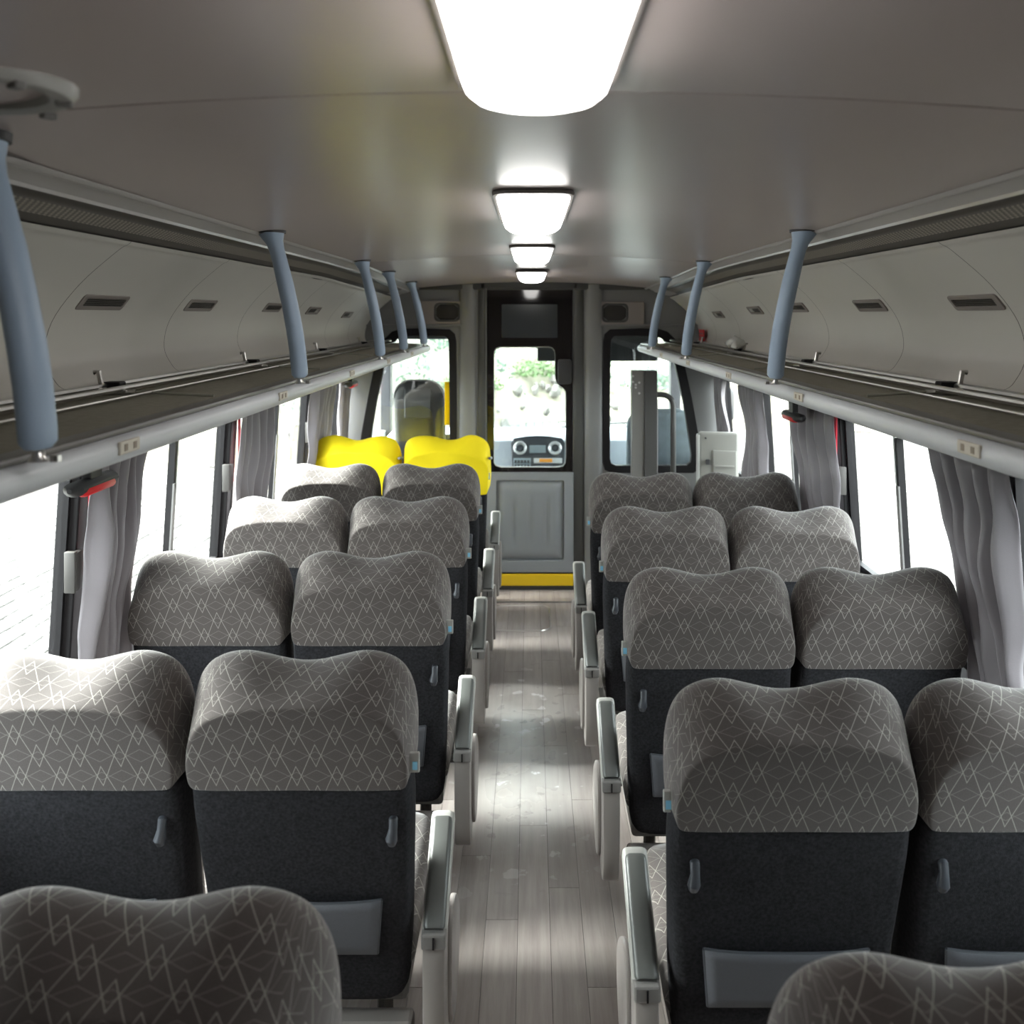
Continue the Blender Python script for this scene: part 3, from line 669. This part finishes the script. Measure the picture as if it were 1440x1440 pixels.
for k, (y, _) in enumerate(rowsL):
    lab = labL[k] if k == 0 else labL[k] % 'aisle'
    place(LA, -.473, y, lab, G, fa); fa = False
    if k: place(LW, -.948, y, labL[k] % 'window', G, fw); fw = False
fa = fw = True
for k, y in enumerate((.845,1.595,2.36,3.155,3.865)):
    lab = labR[k] if k == 0 else labR[k] % 'aisle'
    place(RA, .496, y, lab, G, fa); fa = False
    if k: place(RW, .966, y, labR[k] % 'window', G, fw); fw = False
# the two yellow covered seats stand a little higher
ya = seat_proto(1, True, True); place(ya, -.4725, 4.90, 'seat with bright yellow head cover beside the aisle and the door', 'seats with yellow head covers', True)
yw = seat_proto(1, False, True); place(yw, -.978, 4.90, 'seat with bright yellow head cover beside the left window', 'seats with yellow head covers', True)
for o in (ya, yw): o.location.z = .012

# ------------------------------------------------------------------ partition and door
D = YP
px = lambda a: X(a, D); pz = lambda b: Z(b, D)
def pp(pts): return [(px(a), pz(b)) for a, b in pts]
for s, nm in ((-1,'left'),(1,'right')):
    wo = empty('wall_partition_'+nm, (0,0,0), kind='structure')
    xi = px(685.5) if s < 0 else px(804.5)
    outer = [(xi,.0),(xi,2.02),(s*.74,2.0),(s*.95,1.95),(s*1.14,1.75),(s*1.25,1.40),(s*1.27,.9),(s*1.30,.0)]
    # window opening
    hole_o = [(849,480),(851,470),(858,464),(900,462.5),(925,463),(938,467),(949,478),(960,505),(972,560),(981,610),(985,645),(983,658),(975,664),(900,664),(860,664),(851,660),(848.5,650),(848.5,560)]
    hole_i = [(858,484),(859,477),(864,472),(900,471.5),(922,472),(932,476),(940,486),(950,512),(961,562),(969,610),(973,640),(972,650),(966,655),(900,655.5),(866,655.5),(859,652),(857,645),(857,560)]
    if s < 0:
        mir = lambda L: [(744.5*2-a+1.0, b) for a, b in L]
        hole_o = mir(hole_o); hole_i = mir(hole_i)
    ho = pp(hole_o); hi = pp(hole_i)
    plate('partition_panel', [outer, ho], D, D+.035, M['part'], wo, bev=.002)
    plate('rubber_frame', [ho, hi], D-.010, D+.045, M['black'], wo, bev=.004)
    plate('pane', [hi], D+.015, D+.019, M['partglass'], wo)
    # pillar mouldings beside the door
    def vbar(a, b, m, proud, z0=0.0, z1=2.0, r=.012, nme='door_moulding'):
        x0, x1 = sorted((px(a), px(b)))
        n = 8; lp = []
        for z in (z0, z1):
            lp.append([(x0,D,z)]+[(x0+(x1-x0)*(.5-.5*math.cos(math.pi*k/n)), D-proud*math.sin(math.pi*k/n)**.6, z) for k in range(n+1)]+[(x1,D,z)])
        return MB().loft(lp).build(nme, m, wo, smooth=True)
    if s > 0: vbar(806,821,M['part_dark'],.012); vbar(822,847,M['part'],.035)
    else: vbar(683,672,M['part_dark'],.012); vbar(670,646,M['part'],.035)
    # speaker housing above the window
    sgn = 1 if s > 0 else -1
    (a0, a1, b0, b1, q0, q1) = (839,905,425,456,845,884) if s > 0 else (655,590,424,455,648,610)
    bx = sorted((px(a0), px(a1))); sq = sorted((px(q0), px(q1)))
    plate('speaker_surround', [rrect(bx[0],pz(b1),bx[1],pz(b0),.01), rrect(sq[0],pz(b1-2),sq[1],pz(b0+1),.035)], D-.022, D, M['partbeige'], wo, bev=.003)
    c = ((sq[0]+sq[1])/2, (pz(b1-2)+pz(b0+1))/2); w_ = (sq[1]-sq[0])/2; h_ = (pz(b0+1)-pz(b1-2))/2
    plate('speaker_rim', [rrect(sq[0],pz(b1-2),sq[1],pz(b0+1),.035), rrect(sq[0]+.014,pz(b1-2)+.014,sq[1]-.014,pz(b0+1)-.014,.026)], D-.018, D-.004, M['part_dark'], wo, bev=.003)
    MB().loft([[(c[0]+w_*.9*k*math.cos(2*math.pi*j/24), D-.006-.006*(1-k), c[1]+h_*.9*k*math.sin(2*math.pi*j/24)) for j in range(24)] for k in (1,.6,.55,.2,.05)]).build('speaker_cone', M['darkpit'], wo, smooth=True)
    MB().box((min(px(a0),s*1.1),D-.028,pz(459)),(max(px(a0),s*1.1),D,pz(456)), bev=.003).build('ledge', M['part'], wo)
    MB().box((min(px(806 if s>0 else 683),s*.85),D-.03,1.965),(max(px(806 if s>0 else 683),s*.85),D,2.03), bev=.008).build('header', M['part_dark'], wo)
# strip of yellow film at the right edge of the left partition pane
o = MB().box((px(625),D+.008,pz(598)),(px(636.5),D+.014,pz(537)), bev=.001).build('safety_strip', M['film'], label='vertical yellow strip on the left partition pane', cat='strip')
MB().box((px(676),D-.03,1.975),(px(812),D+.035,2.06), bev=.004).build('trim_1', M['part_dark'], kind='structure')
# door
door = empty('door_1', (px(744.5), D, 0), kind='structure')
def dp(pts): return [(px(a)-px(744.5), pz(b)) for a, b in pts]
x0, x1 = px(684.5)-px(744.5), px(805.5)-px(744.5)
glass_hole = []
for (cx_, cz_, r, a0) in ((786,651,9,0),(702,651,9,90),(702,495,8,180),):
    pass
gh = [(697,655),(694.5,651),(694.3,640),(694.3,500),(695,493),(698,489),(703,487.5),(772,487.5),(777,489),(780,493),(780.7,500),(781,531),(783,538),(788,543),(793,546),(795.8,551),(796,560),(796,640),(795.3,651),(792,656),(785,657.5),(705,657.5)]
hole = dp(gh)
plate('door_glass_surround', [[(x0,pz(664.5)),(x1,pz(664.5)),(x1,pz(405)),(x0,pz(405))], hole], .000, .03, M['blackgloss'], door, bev=.001)
plate('pane', [hole], .010, .014, M['partglass'], door)
plate('glass_hem', [hole, [(a*.985+(-.0)*.015, pz(572)+(b-pz(572))*.985) for a, b in hole]], -.001, .008, M['armcap'], door)
plate('screen_panel', [rrect(px(705.5)-px(744.5),pz(475),px(784)-px(744.5),pz(428),.008)], -.003, .002, M['display'] if False else mat('smoked_panel', (.045,.05,.055), .12), door)
MB().box((x0,-.012,pz(408)),(x1,.03,pz(404)), bev=.003).build('door_header', M['part_dark'], door)
# lock
MB().prism(rrect(px(784)-px(744.5),pz(540),px(804)-px(744.5),pz(505),.02), 'y', -.035, 0).build('door_lock', M['cabdark'], door, smooth=True, bevel=.006)
# lower moulded panel
plate('lower_panel', [[(x0,pz(803)),(x1,pz(803)),(x1,pz(664.5)),(x0,pz(664.5))], rrect(px(697)-px(744.5),pz(788),px(794)-px(744.5),pz(674),.02)], -.022, .03, M['doorp'], door, bev=.004)
nu, nv = 40, 24; vs = []
xa, xb, za, zb = px(696)-px(744.5), px(795)-px(744.5), pz(790), pz(673)
for j in range(nv+1):
    for i in range(nu+1):
        u, v = i/nu, j/nv; x = xa+(xb-xa)*u; z = za+(zb-za)*v
        e_ = min(u, 1-u)*(xb-xa); f_ = min(v, 1-v)*(zb-za); m_ = min(e_, f_)
        y = .012-.030*min(1, max(0, (m_-.008)/.05))**.7
        for c_ in (723.5, 746.5, 769.5):
            dx = abs(x-(px(c_)-px(744.5))); 
            if .2 < v < .8: y += .012*max(0, 1-dx/.014)*min(1, (v-.2)/.1, (.8-v)/.1)
        vs.append((x, y, z))
fs = [[j*(nu+1)+i, j*(nu+1)+i+1, (j+1)*(nu+1)+i+1, (j+1)*(nu+1)+i] for j in range(nv) for i in range(nu)]
MB().add(vs, fs).build('moulded_inset', M['doorp'], door, smooth='all')
door_sill = empty('trim_2', (0,D,0), kind='structure')
MB().box((px(684),-.03,pz(822)),(px(806),.03,pz(806)), bev=.004).build('yellow_step_edge', M['yellow'], door_sill)
MB().box((px(684),-.02,-.0),(px(806),.03,pz(822)), bev=.003).build('step_riser', M['part_dark'], door_sill)
MB().box((px(684),-.012,pz(806)),(px(806),.03,pz(802)), bev=.002).build('step_cap', M['black'], door_sill)
MB().tube([(-.27,5.62,.0),(-.27,5.62,.035),(-.20,5.62,.04)], .012, 8).box((-.30,5.60,0),(-.24,5.66,.008)).build('door_stop', M['cabdark'], label='small black door stop on the floor by the door', cat='door stop')
# floor hatch rim
hatch = empty('floor_hatch', (0,0,0), label='floor hatch outlined by a thin bright metal rim in front of the door', cat='floor hatch')
rr = [(x, y, .002) for x, y in rrect(-.42,5.06,.115,5.50,.07,6)]
MB().tube(rr+[rr[0]], .0045, 6).build('metal_rim', M['steel'], hatch)
MB().box((-1.2,5.56,.001),(1.2,5.575,.006)).build('trim_3', M['hinge'], kind='structure')

# ------------------------------------------------------------------ wheelchair lift parts at the front right
e = empty('lift_post', (.69,5.42,0), label='tall grey steel lift post with bolt holes standing right of the door', cat='post')
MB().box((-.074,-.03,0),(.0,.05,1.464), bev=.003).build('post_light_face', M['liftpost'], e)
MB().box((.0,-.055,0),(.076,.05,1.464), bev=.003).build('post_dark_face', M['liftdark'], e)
for (a, b) in ((890,529),(890,537),(894,541),(899,538),(894,545),(899,553)):
    MB().tube([(X(a,5.39)-.69,-.034,Z(b,5.39)),(X(a,5.39)-.69,-.028,Z(b,5.39))], .007, 8).build('bolt', M['steel'], e)
MB().tube([(.075,-.04,.25),(.078,-.042,1.29)], .003, 6).build('edge_cable', M['piping'], e)
e = empty('grab_rail', (.77,5.42,0), label='dark bent tubular grab rail beside the lift post', cat='grab rail')
MB().tube([(.0,0,1.315),(.03,0,1.315)]+[(.03+.07*math.sin(t),0,1.245+.07*math.cos(t)) for t in (.3,.6,.9,1.2,1.5)]+[(.10,0,1.1),(.10,0,.0)], .017, 12).build('tube', M['liftdark'], e, smooth=True)
e = empty('folded_platform', (1.02,5.28,0), label='beige folded lift panel by the front right window', cat='panel', rz=math.radians(-12))
MB().box((-.02,0,.40),(.21,.05,1.105), bev=.012).build('panel_board', M['liftpanel'], e)
MB().box((.06,-.010,.55),(.20,.002,1.0), bev=.006).build('raised_field', M['liftpanel'], e)
MB().box((-.035,-.01,.40),(-.015,.055,1.09), bev=.006).build('panel_edge', M['armcap'], e)
MB().box((.02,-.018,.915),(.045,.0,.945), bev=.003).build('panel_latch', M['cabdark'], e)
MB().tube([(.02,-.006,1.07),(.02,.0,1.07)], .006, 8).build('screw', M['cabdark'], e)
for z in (.60,.66,.72,.78,.84,.90): MB().box((.075,-.016,z),(.185,-.008,z+.012), bev=.002).build('rib', M['liftpanel'], e)

# ------------------------------------------------------------------ driver's cab
MB().box((-1.32,YP+.1,-.4),(1.34,8.1,-.05)).build('floor_cab', M['cabdark'], kind='structure')
MB().box((-1.32,YP+.04,2.0),(1.34,8.0,2.06)).build('ceiling_cab', M['part_dark'], kind='structure')
MB().box((-1.32,7.92,-.4),(1.34,8.0,.70)).build('wall_front', M['wallp'], kind='structure')
MB().box((.056,7.3,1.42),(1.05,7.42,1.64), bev=.01).build('sun_visor', M['cabdark'], label='dark sun visor above the windscreen, seen through the right partition pane', cat='visor').location = (.0,0,0)
MB().box((-1.15,7.3,1.60),(px(750)*1.25,7.42,1.68), bev=.01).build('sun_visor', M['cabdark'], label='dark sun visor above the windscreen, seen through the left partition pane', cat='visor')
wsx = empty('window_13', (0,0,0), kind='structure')
MB().box((-1.25,7.94,.7),(1.27,7.946,1.98)).build('pane', M['glass'], wsx)
for s in (-1,1): MB().box((s*1.24,7.86,.6),(s*1.33,8.0,2.06), bev=.01).build('pillar', M['cabdark'], wsx)
MB().box((-1.32,7.86,1.90),(1.34,8.0,2.06), bev=.01).build('header', M['cabdark'], wsx)
MB().tube([(-.1,8.0,.72),(.35,8.02,.80),(.9,8.03,.83)], .008, 6).build('windscreen_wiper', M['cabdark'], label='thin black wiper resting across the foot of the windscreen', cat='wiper')
e = empty('dashboard', (0,7.3,0), label='pale grey dashboard with two round silver vents beyond the door glass', cat='dashboard')
prof = [(-.10,.10),(-.06,.54),(0,.70),(.02,.765),(.10,.79),(.6,.80),(.62,.6),(.62,.1)]
MB().prism(prof, 'x', -1.2, 1.2).build('dash_body', M['dash'], e, smooth=True, bevel=.012)
c0 = P(756.5,636,7.26)
def tilt(o): o.location = (c0.x, -.025, c0.z); o.rotation_euler = (math.radians(-14),0,0); return o
fac = tilt(empty('centre_console')); fac.parent = e
K = 7.26/F
cl = [(-36*K,-26*K),(36*K,-26*K),(38*K,12*K),(34*K,19*K),(15*K,22*K),(0,22.6*K),(-15*K,22*K),(-34*K,19*K),(-38*K,12*K)]
MB().prism(cl, 'y', -.03, .03).build('fascia', M['dashdark'], fac, smooth=True, bevel=.006)
for cx_ in (-25,24):
    MB().loft([[((cx_+r*math.cos(2*math.pi*k/28))*K, y, (5+r*math.sin(2*math.pi*k/28))*K) for k in range(28)] for r, y in ((9.5,-.028),(9.5,-.045),(8,-.05),(5.5,-.043),(5,-.03))]).build('round_vent', M['silver'], fac, smooth=True)
    MB().loft([[((cx_+r*math.cos(2*math.pi*k/20))*K, y, (5+r*math.sin(2*math.pi*k/20))*K) for k in range(20)] for r, y in ((4.8,-.040),(3.5,-.050),(1,-.052))]).build('vent_hub', M['hook'], fac, smooth=True)
MB().box((-12*K,-.036,-2*K),(11*K,-.028,9*K), bev=.003).build('radio_display', M['display'], fac)
MB().box((-34*K,-.036,-24*K),(-10*K,-.028,-9*K), bev=.002).build('button_field', M['display'], fac)
for i in range(5):
    for j in range(2): MB().box(((-33+i*4.5)*K,-.042,(-22+j*6)*K),((-30+i*4.5)*K,-.034,(-18+j*6)*K)).build('button', M['dashdark'], fac)
MB().box((-6*K,-.036,-16*K),(34*K,-.028,-9*K), bev=.002).build('switch_row', M['silver'], fac)
MB().box((2*K,-.042,-15*K),(20*K,-.034,-10*K), bev=.002).build('orange_switch', M['orange'], fac, label='orange switch')
for i in range(4): MB().box(((-6+i*10)*K,-.036,-24*K),((1+i*10)*K,-.028,-18*K), bev=.002).build('switch', M['hook'], fac)
# steering wheel
e2 = empty('steering_wheel', (-.72,6.99,.84), label='dark steering wheel in front of the driver seat', cat='steering wheel'); e2.rotation_euler = (math.radians(-35),0,0)
MB().tube([(.2*math.cos(t*math.pi/16),0,.2*math.sin(t*math.pi/16)) for t in range(33)], .014, 8, cap=False).build('rim', M['cabdark'], e2, smooth=True)
MB().box((-.19,-.01,-.02),(.19,.01,.02)).box((-.05,-.02,-.06),(.05,.02,.05)).tube([(0,0,0),(0,.30,-.0)], .025, 8).build('spokes', M['cabdark'], e2)
def cabseat(name, x, y, top, w_, m, lab, pip=None):
    e = empty(name, (x,y,-.05), label=lab, cat='seat'); zt = top+.05
    ol = rrect(-w_/2, .45, w_/2, zt, [.05,.05,.13,.13], 8)
    lp = []
    for yy, q in ((0,.78),(.012,.93),(.04,1),(.11,1),(.14,.93),(.15,.7)): lp.append([(xx*q, yy+(zt-zz)*.15, .45+(zz-.45)*(1-(1-q)*.35)) for xx, zz in ol])
    MB().loft(lp).build('backrest', m, e, smooth='all')
    MB().box((-w_/2,.16,.36),(w_/2,.62,.50), bev=.03).build('seat_cushion', m, e, smooth=True)
    MB().box((-.15,.2,0),(.15,.5,.36), bev=.02).build('pedestal', M['cabdark'], e)
    if pip: MB().tube([(a*.99, .045+(zt-b)*.15-.02, b) for a, b in ol if b > .6], .006, 6).build('piping', pip, e)
    return e
ds = cabseat('driver_seat', X(589,6.5), 6.45, 1.325, .37, M['drvseat'], 'dark driver seat back seen through the left partition pane', M['piping'])
MB().box((-.10,-.015,1.10),(.10,.0,1.32), bev=.01).build('dark_pad', M['cabdark'], ds)
cabseat('passenger_cab_seat', X(930,6.6), 6.55, 1.10, .50, M['cabseat'], 'blue-grey rounded cab seat seen through the right partition pane')
# outside mirror
mo = empty('side_mirror', (1.50,6.75,1.12), label='dark outside mirror beyond the front right window', cat='mirror')
MB().tube([(0,0,-.13),(0,0,-.10),(0,0,.10),(0,0,.13)], [(.02,.03),(.045,.06),(.045,.06),(.02,.03)], 16).build('mirror_housing', M['cabdark'], mo, smooth=True)
MB().tube([(-.17,.1,.1),(-.03,.02,.08)], .012, 8).build('mirror_arm', M['cabdark'], mo)

# ------------------------------------------------------------------ outside
GZ = -.90
ground = MB().box((-60,-30,GZ-.3),(60,60,GZ-.03)).build('ground', M['joint'], kind='structure')
def bankline(x):
    pts = [(-40,10),(-12,13.5),(-5,16),(-2,20),(0,22.5),(3,22.5),(6,21),(12,19),(40,14)]
    for (a, b), (c, d) in zip(pts[:-1], pts[1:]):
        if a <= x <= c: return b+(d-b)*(x-a)/(c-a)
    return 12
blocks = []; bw, bl = .20, .20
ix = 0
x = -17.0
while x < 17.0:
    y = .2-(.1 if ix % 2 else 0)
    while y < 22.6:
        if abs(x) > 1.5 or y > 8.2:
            if y < bankline(x)-.1:
                blocks.append((x, y))
        y += bl
    x += bw; ix += 1
def inview(x, y):
    u = VX+x*F/y; v = VY+(CZ-GZ)*F/y
    if v > 960 or v < 560: return None
    return (u, v) if ((0 <= u <= 300) or (1190 <= u <= 1440)) else None
cand = sorted([b for b in blocks if inview(*b)], key=lambda b: b[1])[:295]
cs = set(cand)
pv = MB().add([(-.090,-.090,-.05),(.090,-.090,-.05),(.090,.090,-.05),(-.090,.090,-.05),(-.090,-.090,-.008),(.090,-.090,-.008),(.090,.090,-.008),(-.090,.090,-.008),(-0.080,-0.080,0),(0.080,-0.080,0),(0.080,0.080,0),(-0.080,0.080,0)],
    [[0,1,5,4],[1,2,6,5],[2,3,7,6],[3,0,4,7],[4,5,9,8],[5,6,10,9],[6,7,11,10],[7,4,8,11],[8,9,10,11]]).build('paver', M['paving'], ground)
for i, b in enumerate(cand):
    o = pv if i == 0 else pv.copy()
    if i: C.objects.link(o)
    o.location = (b[0], b[1], GZ+random.uniform(-.006,.004)); o.rotation_euler = (random.uniform(-.02,.02), random.uniform(-.02,.02), random.uniform(-.05,.05))
V = []; Fc = []
for b in blocks:
    if b in cs: continue
    z = GZ+random.uniform(-.006,.004); n = len(V); t1, t2 = random.uniform(-.003,.003), random.uniform(-.003,.003); c, s_ = math.cos(random.uniform(-.05,.05)), 0
    V += [(b[0]-.093,b[1]-.093,z-.04),(b[0]+.093,b[1]-.093,z-.04),(b[0]+.093,b[1]+.093,z-.04),(b[0]-.093,b[1]+.093,z-.04),(b[0]-.088,b[1]-.088,z+t1),(b[0]+.088,b[1]-.088,z+t2),(b[0]+.088,b[1]+.088,z-t1),(b[0]-.088,b[1]+.088,z-t2)]
    Fc += [[n,n+1,n+5,n+4],[n+1,n+2,n+6,n+5],[n+2,n+3,n+7,n+6],[n+3,n,n+4,n+7],[n+4,n+5,n+6,n+7]]
me = bpy.data.meshes.new('paving_field'); me.from_pydata(V, [], Fc); me.update(); me.materials.append(M['paving'])
o = bpy.data.objects.new('paving_field', me); C.objects.link(o); o.parent = ground; o['kind'] = 'stuff'
# bank behind
vs = []; nu, nv = 120, 30
for j in range(nv+1):
    for i in range(nu+1):
        x = -24+48*i/nu; t = j/nv; y = bankline(x)+t*9
        z = GZ-.1+4.2*t**.75+(.0 if j == 0 else .5*noise.noise(Vector((x*.5,y*.5,1)))+.18*noise.noise(Vector((x*2,y*2,4))))
        vs.append((x, y, z))
fs = [[j*(nu+1)+i, j*(nu+1)+i+1, (j+1)*(nu+1)+i+1, (j+1)*(nu+1)+i] for j in range(nv) for i in range(nu)]
bank = MB().add(vs, fs).build('ground_bank', M['bank'], smooth='all', kind='structure')
def bankz(x, y):
    t = max(0, min(1, (y-bankline(x))/9)); return GZ-.1+4.2*t**.75
# stones along its foot
sm = MB(); bm = bmesh.new(); bmesh.ops.create_icosphere(bm, subdivisions=1, radius=.13)
for v in bm.verts: v.co = v.co*(1+.35*noise.noise(v.co*9)); v.co.z *= .65
me = bpy.data.meshes.new('stone'); bm.to_mesh(me); bm.free(); me.materials.append(M['stone'])
for k in range(140):
    x = random.choice((random.uniform(-8.5,-3), random.uniform(3,9.5), random.uniform(-3,3))); y = bankline(x)+random.uniform(-.1,1.6)
    o = bpy.data.objects.new('stone', me); C.objects.link(o); o.parent = bank
    o.location = (x, y, bankz(x,y)+.08); o.rotation_euler = (random.uniform(0,6),random.uniform(0,6),random.uniform(0,6)); q = random.uniform(.5,1.7); o.scale = (q,q*random.uniform(.6,1),q)
# shrubs on the bank
def shrub_mesh(seed, m, n=900, R=.75):
    rnd = random.Random(seed); mb = MB()
    for k in range(n):
        d = Vector((rnd.gauss(0,1), rnd.gauss(0,1), abs(rnd.gauss(0,.8)))).normalized(); p = d*R*rnd.uniform(.55,1.0); p.z *= .85
        a = Vector((rnd.gauss(0,1),rnd.gauss(0,1),rnd.gauss(0,1))).normalized(); b = a.cross(d).normalized(); l = rnd.uniform(.04,.085)
        mb.add([p-a*l, p+b*l*.4, p+a*l, p-b*l*.4], [[0,1,2,3]])
    for k in range(7):
        d = Vector((rnd.gauss(0,.5), rnd.gauss(0,.5), 1)).normalized(); mb.tube([(0,0,-.2), d*R*.5, d*R*.85], [.02,.012,.005], 5)
    me = bpy.data.meshes.new('shrub'); me.from_pydata([tuple(v) for v in mb.v], [], mb.f); me.update(); me.materials.append(m); return me
sms = [shrub_mesh(1, M['leaf']), shrub_mesh(2, M['leaf2']), shrub_mesh(3, M['leaf'])]
spots = []
for k in range(400):
    x = -9+18*((k*.618) % 1); t = ((k*.414)+.1) % 1; y = bankline(x)+.9+5.6*t
    if all((x-a)**2+(y-b)**2 > 2.1**2 for a, b in spots): spots.append((x, y))
for i, (x, y) in enumerate(spots):
    o = bpy.data.objects.new('shrub', sms[i % 3]); C.objects.link(o); o.location = (x, y, bankz(x,y)-.02); o.rotation_euler = (0,0,i*1.3); q = .8+.35*((i*.37) % 1); o.scale = (q*1.15,q,q*.85)
    o['label'] = 'pale green leafy shrub on the bank beyond the windscreen'; o['category'] = 'shrub'; o['group'] = 'shrubs on the bank in front of the bus'

mb = MB(); rnd = random.Random(5)
for k in range(16000):
    x = rnd.uniform(-10,10); t = rnd.random()**.8; y = bankline(x)+.8+6.5*t; 
    if noise.noise(Vector((x*.7,y*.7,3))) < -.12 or any((x-a)**2+(y-b)**2 < 1.0 for a, b in spots): continue
    p = Vector((x, y, bankz(x,y)+rnd.uniform(-.05,.28))); a = Vector((rnd.gauss(0,1),rnd.gauss(0,.5),rnd.gauss(0,1))).normalized()*rnd.uniform(.05,.1); b = Vector((a.z,-.02,-a.x))*.45
    mb.add([p-a, p+b, p+a, p-b], [[0,1,2,3]])
me = bpy.data.meshes.new('low_foliage'); me.from_pydata([tuple(v) for v in mb.v], [], mb.f); me.update(); me.materials.append(M['leaf2'])
o = bpy.data.objects.new('low_foliage', me); C.objects.link(o); o['kind'] = 'stuff'; o['label'] = 'low pale green plants covering the bank beyond the windscreen'; o['category'] = 'foliage'
